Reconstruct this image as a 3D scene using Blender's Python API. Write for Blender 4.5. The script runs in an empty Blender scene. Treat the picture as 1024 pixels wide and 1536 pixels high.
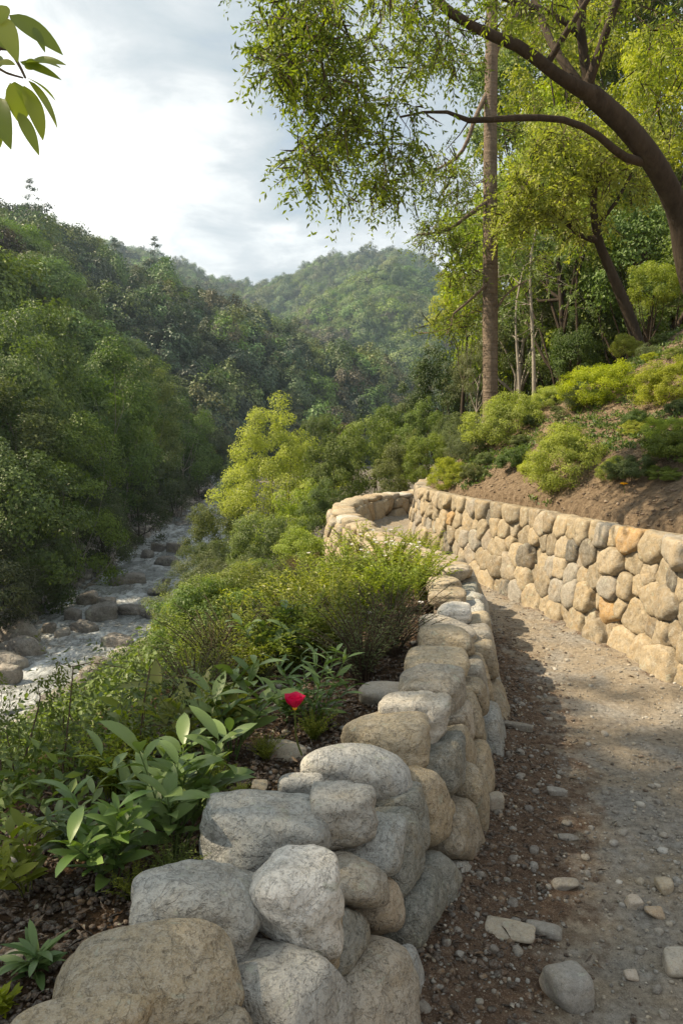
import bpy, math, random
import numpy as np
from mathutils import Vector

# ---------------------------------------------------------------- camera
FPX, PITCH, EYE = 1150.0, math.radians(6.35), 1.6
scn = bpy.context.scene
col = scn.collection
cam_data = bpy.data.cameras.new('camera')
cam = bpy.data.objects.new('camera', cam_data)
col.objects.link(cam)
cam.location = (0, 0, EYE)
cam.rotation_euler = (math.radians(90) - PITCH, 0, 0)
cam_data.sensor_fit = 'HORIZONTAL'
cam_data.sensor_width = 36
cam_data.lens = 36 * FPX / 1024
cam_data.clip_start = .02
cam_data.clip_end = 5000
scn.camera = cam

# ---------------------------------------------------------------- light
SUN_EL, SUN_AZ = math.radians(46), math.atan2(-.99, .06)      # azimuth measured from +Y towards +X
sun_dir = Vector((math.sin(SUN_AZ) * math.cos(SUN_EL), math.cos(SUN_AZ) * math.cos(SUN_EL), math.sin(SUN_EL)))
ld = bpy.data.lights.new('sun', 'SUN')
ld.energy = 4.8
ld.angle = math.radians(.6)
ld.color = (1.0, .83, .59)
lo = bpy.data.objects.new('sun', ld)
lo.rotation_euler = sun_dir.to_track_quat('Z', 'Y').to_euler()
lo.location = (-20, 8, 30)
col.objects.link(lo)
scn.view_settings.view_transform = 'Standard'
scn.view_settings.look = 'None'
scn.view_settings.exposure = 1.08
scn.view_settings.gamma = 1
scn.view_settings.use_curve_mapping = False
scn.cycles.use_denoising = True
scn.cycles.max_bounces = 6
scn.cycles.diffuse_bounces = 3
scn.cycles.transmission_bounces = 4
scn.cycles.glossy_bounces = 2
scn.cycles.volume_bounces = 0
scn.cycles.caustics_reflective = False
scn.cycles.caustics_refractive = False


class NT:
    """small helper round a node tree"""
    def __init__(s, tree):
        s.t = tree; tree.nodes.clear()
    def n(s, kind, ins=None, **kw):
        nd = s.t.nodes.new(kind)
        for k, v in kw.items(): setattr(nd, k, v)
        for k, v in (ins or {}).items():
            if isinstance(v, bpy.types.NodeSocket): s.t.links.new(v, nd.inputs[k])
            else: nd.inputs[k].default_value = v
        return nd
    def math(s, op, a, b=0.0, c=None, clamp=False):
        nd = s.n('ShaderNodeMath', operation=op, use_clamp=clamp)
        for i, v in enumerate((a, b, c)):
            if v is None: continue
            if isinstance(v, bpy.types.NodeSocket): s.t.links.new(v, nd.inputs[i])
            else: nd.inputs[i].default_value = v
        return nd.outputs[0]
    def mix(s, f, a, b, mode='MIX'):
        nd = s.n('ShaderNodeMix', data_type='RGBA', blend_type=mode, clamp_factor=True)
        for i, v in ((0, f), (6, a), (7, b)):
            if isinstance(v, bpy.types.NodeSocket): s.t.links.new(v, nd.inputs[i])
            else: nd.inputs[i].default_value = v if i == 0 else (*v, 1) if len(v) == 3 else v
        return nd.outputs[2]
    def ramp(s, f, stops, interp='LINEAR'):
        nd = s.n('ShaderNodeValToRGB', {'Fac': f}); r = nd.color_ramp; r.interpolation = interp
        while len(r.elements) < len(stops): r.elements.new(.5)
        for e, (p, c) in zip(r.elements, stops):
            e.position = p; e.color = (*c, 1) if hasattr(c, '__len__') else (c, c, c, 1)
        return nd.outputs[0]
    def noise(s, vec, scale, detail=4, rough=.55, out=0, dist=0.0):
        return s.n('ShaderNodeTexNoise', {'Vector': vec, 'Scale': scale, 'Detail': detail, 'Roughness': rough, 'Distortion': dist}).outputs[out]
    def link(s, a, b): s.t.links.new(a, b)


world = bpy.data.worlds.new('World'); scn.world = world; world.use_nodes = True
w = NT(world.node_tree)
sky = w.n('ShaderNodeTexSky', sky_type='NISHITA', sun_disc=False)
sky.sun_elevation = SUN_EL; sky.sun_rotation = SUN_AZ; sky.altitude = 300; sky.dust_density = 2.0
bg1 = w.n('ShaderNodeBackground', {'Color': sky.outputs[0], 'Strength': .10})
tc = w.n('ShaderNodeTexCoord').outputs['Generated']
sep = w.n('ShaderNodeSeparateXYZ', {0: tc})
zz = w.math('MAXIMUM', w.math('ADD', sep.outputs[2], .22), .05)
pl = w.n('ShaderNodeCombineXYZ', {0: w.math('DIVIDE', sep.outputs[0], zz), 1: w.math('DIVIDE', sep.outputs[1], zz), 2: 0.0}).outputs[0]
big = w.noise(pl, 1.15, 5, .55, dist=.3)
fine = w.noise(pl, 3.2, 7, .62, dist=.4)
def lobe(d, a0, a1):
    d = Vector(d).normalized()
    dp = w.n('ShaderNodeVectorMath', {0: tc, 1: tuple(d)}, operation='DOT_PRODUCT').outputs['Value']
    return w.n('ShaderNodeMapRange', {0: dp, 1: math.cos(math.radians(a1)), 2: math.cos(math.radians(a0))}, interpolation_type='SMOOTHSTEP').outputs[0]
# a grey-blue bank of thinner cloud high over the valley, the brightest cloud low in the west
grey_bank = lobe((-.14, .9, .50), 1, 15)
grey_bank2 = lobe((.0, .9, .38), 1, 11)
bright_bank = lobe((-.45, .9, .30), 4, 22)
v = w.math('SUBTRACT', w.math('ADD', w.math('MULTIPLY', big, .95), w.math('MULTIPLY', fine, .75)), .36)
v = w.math('SUBTRACT', v, w.math('MULTIPLY', w.math('MAXIMUM', grey_bank, grey_bank2), .15))
v = w.math('ADD', v, w.math('MULTIPLY', bright_bank, .34))
low = w.n('ShaderNodeMapRange', {0: sep.outputs[2], 1: .30, 2: .02, 3: 0., 4: .16}).outputs[0]
v = w.math('ADD', v, low)
ccol = w.ramp(v, [(.24, (.18, .21, .24)), (.42, (.25, .28, .30)), (.54, (.335, .35, .36)), (.66, (.49, .495, .485)), (.84, (.80, .785, .75))])
bg2 = w.n('ShaderNodeBackground', {'Color': ccol, 'Strength': 1.1})
cover = w.n('ShaderNodeMapRange', {0: v, 1: .22, 2: .40, 3: .62, 4: 1.0}).outputs[0]
mx = w.n('ShaderNodeMixShader', {0: cover, 1: bg1.outputs[0], 2: bg2.outputs[0]})
w.n('ShaderNodeOutputWorld', {0: mx.outputs[0]})

# ---------------------------------------------------------------- coordinates
CP, SP = math.cos(PITCH), math.sin(PITCH)
def ray(px, py):
    x, y = (px - 512) / FPX, (768 - py) / FPX
    return np.array([x, CP + y * SP, -SP + y * CP])
def at(px, py, Y):
    """the place Y metres ahead that shows at this spot of the photograph"""
    r = ray(px, py); return np.array([0, 0, EYE]) + r * (Y / r[1])
def atz(px, py, z):
    r = ray(px, py); return np.array([0, 0, EYE]) + r * ((z - EYE) / r[2])

def smooth(pts, step):
    """Catmull-Rom through the points, resampled evenly"""
    P = np.array(pts, float); P = np.vstack([2 * P[0] - P[1], P, 2 * P[-1] - P[-2]])
    out = []
    for i in range(1, len(P) - 2):
        t = np.linspace(0, 1, 24, endpoint=False)[:, None]
        a, b, c, d = P[i - 1], P[i], P[i + 1], P[i + 2]
        out.append(.5 * (2 * b + (c - a) * t + (2 * a - 5 * b + 4 * c - d) * t ** 2 + (3 * b - a - 3 * c + d) * t ** 3))
    out = np.vstack(out + [P[-2][None]])
    s = np.r_[0, np.cumsum(np.linalg.norm(np.diff(out, axis=0), axis=1))]
    n = max(2, int(s[-1] / step))
    q = np.linspace(0, s[-1], n)
    return np.stack([np.interp(q, s, out[:, k]) for k in range(out.shape[1])], 1)

def thin(line, tol):
    """fewer points on a polyline, within TOL of the original"""
    keep = np.zeros(len(line), bool); keep[[0, -1]] = True; st = [(0, len(line) - 1)]
    while st:
        i, j = st.pop()
        if j - i < 2: continue
        d = line[j] - line[i]; q_ = line[i + 1:j] - line[i]
        e = np.abs(d[0] * q_[:, 1] - d[1] * q_[:, 0]) / math.hypot(*d); k = int(np.argmax(e))
        if e[k] > tol: keep[i + 1 + k] = True; st += [(i, i + 1 + k), (i + 1 + k, j)]
    return line[keep]
_thin = {}
def sdist(X, Y, line):
    """signed distance (positive = left of the direction of travel) and arc length along LINE"""
    X = np.asarray(X, float).ravel(); Y = np.asarray(Y, float).ravel()
    if id(line) not in _thin: _thin[id(line)] = thin(line, .004 if len(line) > 160 else .05)
    line = _thin[id(line)]
    best = np.full(X.shape, 1e9); sg = np.ones_like(X); ss = np.zeros_like(X); acc = 0.
    for a, b in zip(line[:-1], line[1:]):
        d = b - a; L = math.hypot(*d)
        t = np.clip(((X - a[0]) * d[0] + (Y - a[1]) * d[1]) / (L * L), 0, 1)
        ex, ey = X - a[0] - t * d[0], Y - a[1] - t * d[1]
        r = ex * ex + ey * ey
        m = r < best - 1e-12
        best[m] = r[m]; ss[m] = (acc + t * L)[m]
        sg[m] = np.sign(d[0] * ey - d[1] * ex)[m]
        acc += L
    return np.sqrt(best) * np.where(sg == 0, 1, sg), ss

def sn(x, y, seed=0, oct=4, f=1.0):
    """cheap smooth noise from a sum of turned sine waves, about -1..1"""
    r = np.random.RandomState(seed + 77); out = np.zeros(np.shape(x)); amp = 1.; tot = 0.
    for o in range(oct):
        for k in range(4):
            a = r.rand() * 2 * math.pi; kk = f * (1.7 + r.rand() * .9); p = r.rand() * 6.28
            out += amp * np.sin((x * math.cos(a) + y * math.sin(a)) * kk + p + 1.3 * np.sin((x * math.sin(a) - y * math.cos(a)) * kk * .61 + p * 2))
        tot += amp * 2.2; amp *= .5; f *= 2.03
    return out / tot

# wall lines. left wall: centre line of its top; right wall: the foot of its face
LWp = [(-5.5, -4), (-3.2, -1.6), (-1.7, -.1), (-.95, .85)] + [tuple(atz(x, y, .47)[:2]) for x, y in
      ((255, 1440), (385, 1330), (468, 1240), (530, 1160), (585, 1100), (630, 1045), (655, 990), (668, 950), (674, 915), (668, 885))] + \
      [(.87, 6.3), (.62, 7.3), (.36, 8.6), (.12, 9.9), (.02, 11.1), (.14, 12.2), (.55, 13.2), (1.3, 14.1), (2.1, 15.3), (3.5, 17.8), (6, 21.5), (12, 29), (28, 52)]
LW = smooth(LWp, .12)
RWp = [(6.5, -8), (5.2, -3), (4.2, .4), (3.35, 2.4)] + [tuple(atz(x, y, 0)[:2]) for x, y in
      ((1040, 1035), (990, 1003), (910, 966), (840, 930), (770, 896), (700, 866), (655, 843), (622, 820))] + \
      [(1.12, 11.3), (1.7, 12.9), (2.9, 15), (5, 17.6), (8, 21), (14, 28), (30, 50)]
RW = smooth(RWp, .12)
RIV = smooth([(-16, 2)] + [tuple(atz(x, y, -6)[:2]) for x, y in ((70, 1110), (150, 1030), (190, 970), (215, 915), (245, 868), (272, 820), (296, 790))] + [(-12.5, 75), (-13.5, 95), (-22, 125), (-50, 160)], 1.0)

def river_half(s):
    return np.interp(s, [0, 20, 34, 60, 80], [4.6, 4.0, 3.5, 2.3, 1.8])

def ground_z(X, Y):
    shp = np.shape(X); X = np.asarray(X, float).ravel(); Y = np.asarray(Y, float).ravel()
    dl, sl = sdist(X, Y, LW); dr, sr = sdist(X, Y, RW); dr = -dr
    top = .80 + .60 * dr - .12 * np.exp(-((dr) / .5) ** 2) + .012 * np.clip(dr - 7, 0, 60) ** 1.5
    top += .10 * sn(X, Y, 3, 3, .8) * np.clip(dr, 0, 1)
    # the planted bed outside the left wall, level near us and lower further on, then the bank
    bed = np.interp(Y, [2, 5, 7, 8.6, 10], [.36, .36, .22, -.25, -.4])
    width = np.interp(Y, [0, 2.2, 4, 6, 8], [.85, .8, 1.15, 1.1, .4])
    t = np.clip(dl - width, 0, None)
    out = bed - .10 * np.clip(dl, 0, width) / .8 - .66 * t * t / (t + .6)
    dv, sv = sdist(X, Y, RIV); hw = river_half(sv)
    a = np.abs(dv) - hw
    west = np.where(a < 0, -6.5, -6.5 + .5 * np.tanh(a / .8) + .14 * np.clip(a, 0, 3.0) + 1.0 * np.clip(a - 3.0, 0, 27) + .2 * np.clip(a - 30, 0, 99))
    out = np.where(dv > 0, west, np.maximum(out, np.where(a < 0, -6.5, -6.5 + .5 * np.tanh(a / .8))))
    out += .18 * sn(X, Y, 5, 3, .5) * np.clip((dl - 1.5) / 2, 0, 1)
    z = np.full(X.shape, -.05)
    z = np.where(dl > 0, out, z)
    z = np.where(dr > .17, np.where(dr < .30, np.minimum(top, .80), top), z)
    z = np.where((dl > 0) & (dl < .12), -.05, z)
    return z.reshape(shp)
def gz(x, y): return float(ground_z(np.array([x]), np.array([y]))[0])

# ---------------------------------------------------------------- mesh building
def cat(parts):
    """parts = [(V, F), ...] with F of 3 or 4 columns -> one V and a list of F"""
    Vs, Fs, o = [], {}, 0
    for V, F in parts:
        Vs.append(V); Fs.setdefault(F.shape[1], []).append(F + o); o += len(V)
    return np.vstack(Vs), [np.vstack(f) for f in Fs.values()]

def mesh(name, parts, mat, tint=None, smooth_=True):
    V, Fs = cat(parts)
    me = bpy.data.meshes.new(name)
    me.vertices.add(len(V)); me.vertices.foreach_set('co', V.astype(np.float32).ravel())
    lt = np.concatenate([np.full(len(f), f.shape[1]) for f in Fs]); ls = np.r_[0, np.cumsum(lt)[:-1]]
    vi = np.concatenate([f.ravel() for f in Fs])
    me.loops.add(len(vi)); me.loops.foreach_set('vertex_index', vi.astype(np.int32))
    me.polygons.add(len(lt)); me.polygons.foreach_set('loop_start', ls.astype(np.int32))
    me.polygons.foreach_set('use_smooth', np.full(len(lt), smooth_))
    me.update(calc_edges=True); me.validate()
    if tint is not None:
        at_ = me.attributes.new('tint', 'FLOAT', 'POINT')
        at_.data.foreach_set('value', np.broadcast_to(np.asarray(tint, np.float32), (len(V),)).copy())
    me.materials.append(mat)
    return me

def link(name, me, parent=None, loc=None, rot=None, scale=None):
    o = bpy.data.objects.new(name, me); col.objects.link(o)
    if parent: o.parent = parent
    if loc is not None: o.location = loc
    if rot is not None: o.rotation_euler = rot
    if scale is not None: o.scale = (scale,) * 3 if not hasattr(scale, '__len__') else scale
    return o
def obj(name, parts, mat, parent=None, tint=None, **k):
    return link(name, mesh(name, parts, mat, tint), parent, **k)
def tag(o, label=None, category=None, group=None, kind=None):
    for k, v_ in (('label', label), ('category', category), ('group', group), ('kind', kind)):
        if v_: o[k] = v_
    return o
def empty(name, loc, label, category, group=None, rotz=0, scale=None):
    o = bpy.data.objects.new(name, None); col.objects.link(o); o.empty_display_size = .2
    o.location = loc; o.rotation_euler = (0, 0, rotz)
    if scale is not None: o.scale = (scale,) * 3 if not hasattr(scale, '__len__') else scale
    return tag(o, label, category, group)
def dup(src, loc, rotz, scale, label, group=None, rotx=0):
    r = src.copy(); col.objects.link(r)
    r.location = loc; r.rotation_euler = (rotx, 0, rotz); r.scale = (scale,) * 3 if not hasattr(scale, '__len__') else scale
    r['label'] = label
    if group: r['group'] = group
    for ch in src.children:
        c = ch.copy(); col.objects.link(c); c.parent = r
        for g in ch.children:
            d = g.copy(); col.objects.link(d); d.parent = c
    return r

def nrm(v): return v / np.maximum(np.linalg.norm(v, axis=-1, keepdims=True), 1e-9)

def tube(P, R, sides=8, wob=0., seed=0):
    P = np.array(P, float); n = len(P); R = np.broadcast_to(np.asarray(R, float), (n,)).copy()
    T = nrm(np.gradient(P, axis=0))
    up = np.array([0, 0, 1.]) if abs(T[0, 2]) < .9 else np.array([1., 0, 0])
    rg = np.random.RandomState(seed)
    ph = rg.rand(4) * 6.28
    rings = []
    N = nrm(np.cross(T[0], up))
    for i in range(n):
        N = nrm(N - T[i] * (N @ T[i])); B = np.cross(T[i], N)
        a = np.arange(sides) / sides * 2 * math.pi
        rr = R[i] * (1 + wob * (np.sin(2 * a + ph[0] + i * .35) + .6 * np.sin(3 * a + ph[1] - i * .21) + .4 * math.sin(i * 1.1 + ph[2])))
        rings.append(P[i] + rr[:, None] * (np.cos(a)[:, None] * N + np.sin(a)[:, None] * B))
    V = np.vstack(rings + [P[-1:] + T[-1:] * R[-1]])
    i = np.arange(n - 1)[:, None] * sides; j = np.arange(sides)[None]; k = (j + 1) % sides
    F = np.stack([i + j, i + k, i + sides + k, i + sides + j], -1).reshape(-1, 4)
    e = (n - 1) * sides
    C = np.stack([e + np.arange(sides), e + (np.arange(sides) + 1) % sides, np.full(sides, n * sides), np.full(sides, n * sides)], -1)[:, :3]
    return [(V, F), (np.vstack([rings[-1], V[-1:]]), np.stack([np.arange(sides), (np.arange(sides) + 1) % sides, np.full(sides, sides)], -1))]

def bez(a, b, sag=0., n=6, side=0., rg=None):
    a, b = np.array(a, float), np.array(b, float)
    t = np.linspace(0, 1, n)[:, None]
    P = a + (b - a) * t
    L = np.linalg.norm(b - a)
    P[:, 2] += (4 * t * (1 - t))[:, 0] * sag * L
    if rg is not None:
        o = rg.normal(size=3) * side * L
        P += (4 * t * (1 - t)) * o
        o = rg.normal(size=3) * side * .5 * L
        P += np.sin(t * 2 * math.pi) * o
    return P

_ico = {}
def ico(sub):
    if sub not in _ico:
        import bmesh
        bm = bmesh.new(); bmesh.ops.create_icosphere(bm, subdivisions=sub, radius=1)
        _ico[sub] = (np.array([v_.co[:] for v_ in bm.verts]), np.array([[v_.index for v_ in f.verts] for f in bm.faces]))
        bm.free()
    return _ico[sub]

def leaves(P, D, N, L, W, fold=.18, rg=None):
    """one folded kite of two triangles per leaf"""
    D = nrm(D); N = nrm(N - D * np.sum(N * D, 1, keepdims=True)); S = np.cross(D, N)
    n = len(P); L = np.broadcast_to(L, (n,))[:, None]; W = np.broadcast_to(W, (n,))[:, None]
    a = P; b = P + D * L * .45 + S * W * .5 + N * W * fold
    c = P + D * L - N * L * .12; d = P + D * L * .45 - S * W * .5 + N * W * fold
    V = np.stack([a, b, c, d], 1).reshape(-1, 3)
    i = np.arange(n)[:, None] * 4
    F = np.vstack([i + [0, 1, 2], i + [0, 2, 3]])
    return (V, F)

def blades(P, D, N, L, W, k=6, curl=.35, fold=.16, peak=.45, wave=0., rg=None):
    """finely shaped leaves: k stations along a curving midrib"""
    D = nrm(D); N = nrm(N - D * np.sum(N * D, 1, keepdims=True)); S = np.cross(D, N)
    n = len(P); L = np.broadcast_to(L, (n,))[:, None]; W = np.broadcast_to(W, (n,))[:, None]
    curl = np.broadcast_to(curl, (n,))[:, None]; curl = np.where(np.abs(curl) < 1e-3, 1e-3, curl)
    cols = []
    for j in range(k + 1):
        t = j / k
        a = curl * t
        c = P + L * (D * (np.sin(a) / curl) - N * ((1 - np.cos(a)) / curl))
        nn = N * np.cos(a) + D * np.sin(a)
        wd = max(.02, math.sin(math.pi * min(1, t ** (math.log(.5) / math.log(peak)))) ** .8) if 0 < t < 1 else .03
        wv = wave * math.sin(t * 9) * W
        cols.append(np.stack([c + S * W * .5 * wd + nn * (W * fold * wd + wv), c, c - S * W * .5 * wd + nn * (W * fold * wd - wv)], 1))
    V = np.stack(cols, 1)                        # n, k+1, 3, 3
    base = np.arange(n)[:, None, None] * (k + 1) * 3 + (np.arange(k)[None, :, None]) * 3 + np.arange(2)[None, None]
    F = np.stack([base, base + 3, base + 4, base + 1], -1).reshape(-1, 4)
    return (V.reshape(-1, 3), F)

# ---------------------------------------------------------------- materials
def newmat(name):
    m = bpy.data.materials.new(name); m.use_nodes = True
    return m, NT(m.node_tree)

def leaf_mat(name, dark, light, trans=.35, tcol=None, rough=.5, rnd=.35, spec=.35):
    m, t = newmat(name)
    f = t.n('ShaderNodeAttribute', attribute_name='tint').outputs['Fac']
    r = t.n('ShaderNodeObjectInfo').outputs['Random']
    c = t.mix(f, dark, light)
    hs = t.n('ShaderNodeHueSaturation', {'Hue': t.math('MULTIPLY_ADD', r, .05 * rnd / .35, .5 - .025 * rnd / .35),
             'Value': t.math('MULTIPLY_ADD', t.math('FRACT', t.math('MULTIPLY', r, 7.3)), rnd * 1.4, 1 - rnd * .7),
             'Saturation': t.math('MULTIPLY_ADD', t.math('FRACT', t.math('MULTIPLY', r, 3.7)), .3, .8), 'Color': c}).outputs[0]
    p = t.n('ShaderNodeBsdfPrincipled', {'Base Color': hs, 'Roughness': rough, 'Specular IOR Level': spec})
    tc_ = t.mix(1.0, hs, tcol or (1.5, 1.6, .5), 'MULTIPLY')
    tr = t.n('ShaderNodeBsdfTranslucent', {'Color': tc_})
    mx_ = t.n('ShaderNodeMixShader', {0: trans, 1: p.outputs[0], 2: tr.outputs[0]})
    t.n('ShaderNodeOutputMaterial', {0: mx_.outputs[0]})
    return m

def bark_mat(name, a, b, scale=6, stretch=.25, bump=.5, rings=False):
    m, t = newmat(name)
    co = t.n('ShaderNodeTexCoord').outputs['Object']
    mp = t.n('ShaderNodeMapping', {'Vector': co, 'Scale': (1, 1, stretch)}).outputs[0]
    n1 = t.noise(mp, scale, 6, .65); n2 = t.noise(mp, scale * 6, 4, .6)
    h = t.math('ADD', n1, t.math('MULTIPLY', n2, .5))
    if rings:
        mr = t.n('ShaderNodeMapping', {'Vector': co, 'Scale': (.5, .5, 9)}).outputs[0]
        n3 = t.noise(mr, 3, 5, .7); h = t.math('ADD', h, t.math('MULTIPLY', n3, .9))
        f = t.n('ShaderNodeMapRange', {0: h, 1: .8, 2: 1.5}).outputs[0]
    else:
        f = t.n('ShaderNodeMapRange', {0: h, 1: .45, 2: 1.05}).outputs[0]
    c = t.mix(f, a, b)
    bp = t.n('ShaderNodeBump', {'Height': h, 'Strength': bump, 'Distance': .03}).outputs[0]
    p = t.n('ShaderNodeBsdfPrincipled', {'Base Color': c, 'Roughness': .9, 'Specular IOR Level': .2, 'Normal': bp})
    t.n('ShaderNodeOutputMaterial', {0: p.outputs[0]})
    return m

def stone_mat(name, stops, speck=.30, lichen=.5, scale=1.0, bump=.5, warm=(.30, .22, .11), rough=.85):
    m, t = newmat(name)
    f = t.n('ShaderNodeAttribute', attribute_name='tint').outputs['Fac']
    co = t.n('ShaderNodeNewGeometry').outputs['Position']
    off = t.n('ShaderNodeVectorMath', {0: co, 1: t.n('ShaderNodeCombineXYZ', {0: t.math('MULTIPLY', f, 37.), 1: t.math('MULTIPLY', f, 91.), 2: f}).outputs[0]}, operation='ADD').outputs[0]
    base = t.ramp(f, stops)
    blot = t.noise(off, 7 * scale, 5, .6, dist=.6)
    mid = t.noise(off, 28 * scale, 6, .7)
    fine = t.noise(off, 230 * scale, 3, .7)
    c = t.mix(t.n('ShaderNodeMapRange', {0: blot, 1: .47, 2: .68, 3: 0., 4: lichen}).outputs[0], base, warm)
    c = t.mix(t.n('ShaderNodeMapRange', {0: t.noise(off, 11 * scale, 6, .65), 1: .45, 2: .7, 3: .0, 4: .7}).outputs[0], c, t.mix(.5, base, (.11, .115, .105)))
    c = t.mix(t.n('ShaderNodeMapRange', {0: mid, 1: .44, 2: .66, 3: .0, 4: .6}).outputs[0], c, t.mix(.5, base, (.5, .49, .45)))
    dk = t.n('ShaderNodeMapRange', {0: t.noise(off, 45 * scale, 7, .8), 1: .53, 2: .66, 3: 0., 4: .6}).outputs[0]
    c = t.mix(dk, c, (.05, .048, .04))
    vn = t.math('ABSOLUTE', t.math('SUBTRACT', t.noise(off, 4.5 * scale, 5, .55, dist=1.2), .5))
    vein = t.n('ShaderNodeMapRange', {0: vn, 1: .0, 2: .007, 3: 1., 4: 0.}).outputs[0]
    c = t.mix(t.math('MULTIPLY', vein, .22), c, (.045, .04, .034))
    lic = t.n('ShaderNodeMapRange', {0: t.noise(off, 16 * scale, 4, .5, dist=.8), 1: .64, 2: .67}).outputs[0]
    c = t.mix(t.math('MULTIPLY', lic, .45), c, (.40, .42, .33))
    c = t.mix(t.math('MULTIPLY', t.n('ShaderNodeMapRange', {0: fine, 1: .52, 2: .66}).outputs[0], speck), c, (.55, .54, .50))
    c = t.mix(t.math('MULTIPLY', t.n('ShaderNodeMapRange', {0: fine, 1: .46, 2: .34}).outputs[0], speck), c, (.04, .04, .038))
    h = t.math('ADD', t.math('ADD', t.math('MULTIPLY', blot, 1.2), t.math('MULTIPLY', mid, .6)), t.math('MULTIPLY', fine, .12))
    pit = t.n('ShaderNodeMapRange', {0: t.noise(off, 75 * scale, 3, .6), 1: .34, 2: .46, 3: -.28, 4: 0.}).outputs[0]
    h = t.math('SUBTRACT', t.math('ADD', h, pit), t.math('MULTIPLY', vein, .14))
    bp = t.n('ShaderNodeBump', {'Height': h, 'Strength': bump, 'Distance': .03 / scale}).outputs[0]
    p = t.n('ShaderNodeBsdfPrincipled', {'Base Color': c, 'Roughness': rough, 'Specular IOR Level': .25, 'Normal': bp})
    t.n('ShaderNodeOutputMaterial', {0: p.outputs[0]})
    return m

M = {}
M['grey_stone'] = stone_mat('weathered_grey_stone', [(0, (.17, .175, .15)), (.2, (.28, .285, .25)), (.35, (.49, .495, .475)), (.5, (.35, .285, .19)), (.65, (.50, .42, .29)), (.8, (.42, .31, .18)), (.88, (.62, .60, .54)), (1, (.78, .75, .69))], bump=.8)
M['tan_stone'] = stone_mat('tan_river_cobble', [(0, (.09, .083, .07)), (.2, (.19, .155, .105)), (.45, (.30, .24, .15)), (.7, (.38, .305, .195)), (.88, (.27, .25, .215)), (1, (.40, .25, .10))], speck=.22, lichen=.4, scale=1.0, warm=(.40, .27, .12), bump=.5)
M['river_stone'] = stone_mat('river_rock', [(0, (.08, .075, .07)), (.4, (.17, .155, .14)), (.7, (.28, .25, .22)), (1, (.42, .39, .34))], speck=.3, lichen=.4, scale=.12, bump=.7)
M['pebble'] = stone_mat('path_pebble', [(0, (.12, .10, .085)), (.3, (.24, .215, .18)), (.6, (.30, .285, .26)), (.8, (.40, .33, .23)), (.93, (.52, .50, .46)), (1, (.42, .31, .20))], speck=.3, lichen=.25, scale=2.5, bump=.4)
M['clod'] = stone_mat('soil_crumb', [(0, (.035, .022, .014)), (.5, (.085, .050, .030)), (.85, (.14, .085, .05)), (1, (.24, .16, .09))], speck=.2, lichen=.3, scale=3, warm=(.15, .08, .04), bump=.6, rough=.95)
M['clod_light'] = stone_mat('dry_soil_crumb', [(0, (.10, .066, .042)), (.5, (.19, .125, .08)), (.85, (.27, .19, .12)), (1, (.38, .30, .20))], speck=.2, lichen=.2, scale=3, warm=(.28, .17, .09), bump=.6, rough=.95)
# ---------------------------------------------------------------- ground
def ground_mat():
    m, t = newmat('ground_soil')
    co = t.n('ShaderNodeNewGeometry').outputs['Position']
    z = t.n('ShaderNodeSeparateXYZ', {0: co}).outputs[2]
    n1 = t.noise(co, 2.2, 6, .6); n2 = t.noise(co, 26, 7, .72); n3 = t.noise(co, 130, 4, .7)
    bedc = t.ramp(n2, [(.30, (.028, .017, .010)), (.48, (.085, .050, .028)), (.62, (.15, .092, .055)), (.75, (.22, .155, .10))])
    hill = t.ramp(n2, [(.28, (.09, .064, .042)), (.46, (.24, .175, .115)), (.60, (.35, .265, .18)), (.78, (.46, .37, .26))])
    f = t.n('ShaderNodeMapRange', {0: z, 1: .50, 2: .66}).outputs[0]
    c = t.mix(f, bedc, hill)
    low = t.n('ShaderNodeMapRange', {0: z, 1: -.6, 2: -1.6}).outputs[0]
    c = t.mix(low, c, t.ramp(n1, [(.3, (.035, .042, .018)), (.7, (.075, .062, .035))]))
    riv = t.n('ShaderNodeMapRange', {0: t.math('ADD', z, t.math('MULTIPLY', n1, .3)), 1: -5.05, 2: -5.4}).outputs[0]
    c = t.mix(riv, c, t.ramp(n2, [(.3, (.07, .062, .052)), (.7, (.24, .215, .185))]))
    c = t.mix(t.n('ShaderNodeMapRange', {0: n3, 1: .42, 2: .62, 3: 0, 4: .45}).outputs[0], c, t.mix(.5, c, (.36, .29, .20)))
    h = t.math('ADD', t.math('ADD', n1, n2), t.math('MULTIPLY', n3, .35))
    bp = t.n('ShaderNodeBump', {'Height': h, 'Strength': 1.0, 'Distance': .07}).outputs[0]
    p = t.n('ShaderNodeBsdfPrincipled', {'Base Color': c, 'Roughness': .95, 'Specular IOR Level': .12, 'Normal': bp})
    t.n('ShaderNodeOutputMaterial', {0: p.outputs[0]})
    return m

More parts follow.
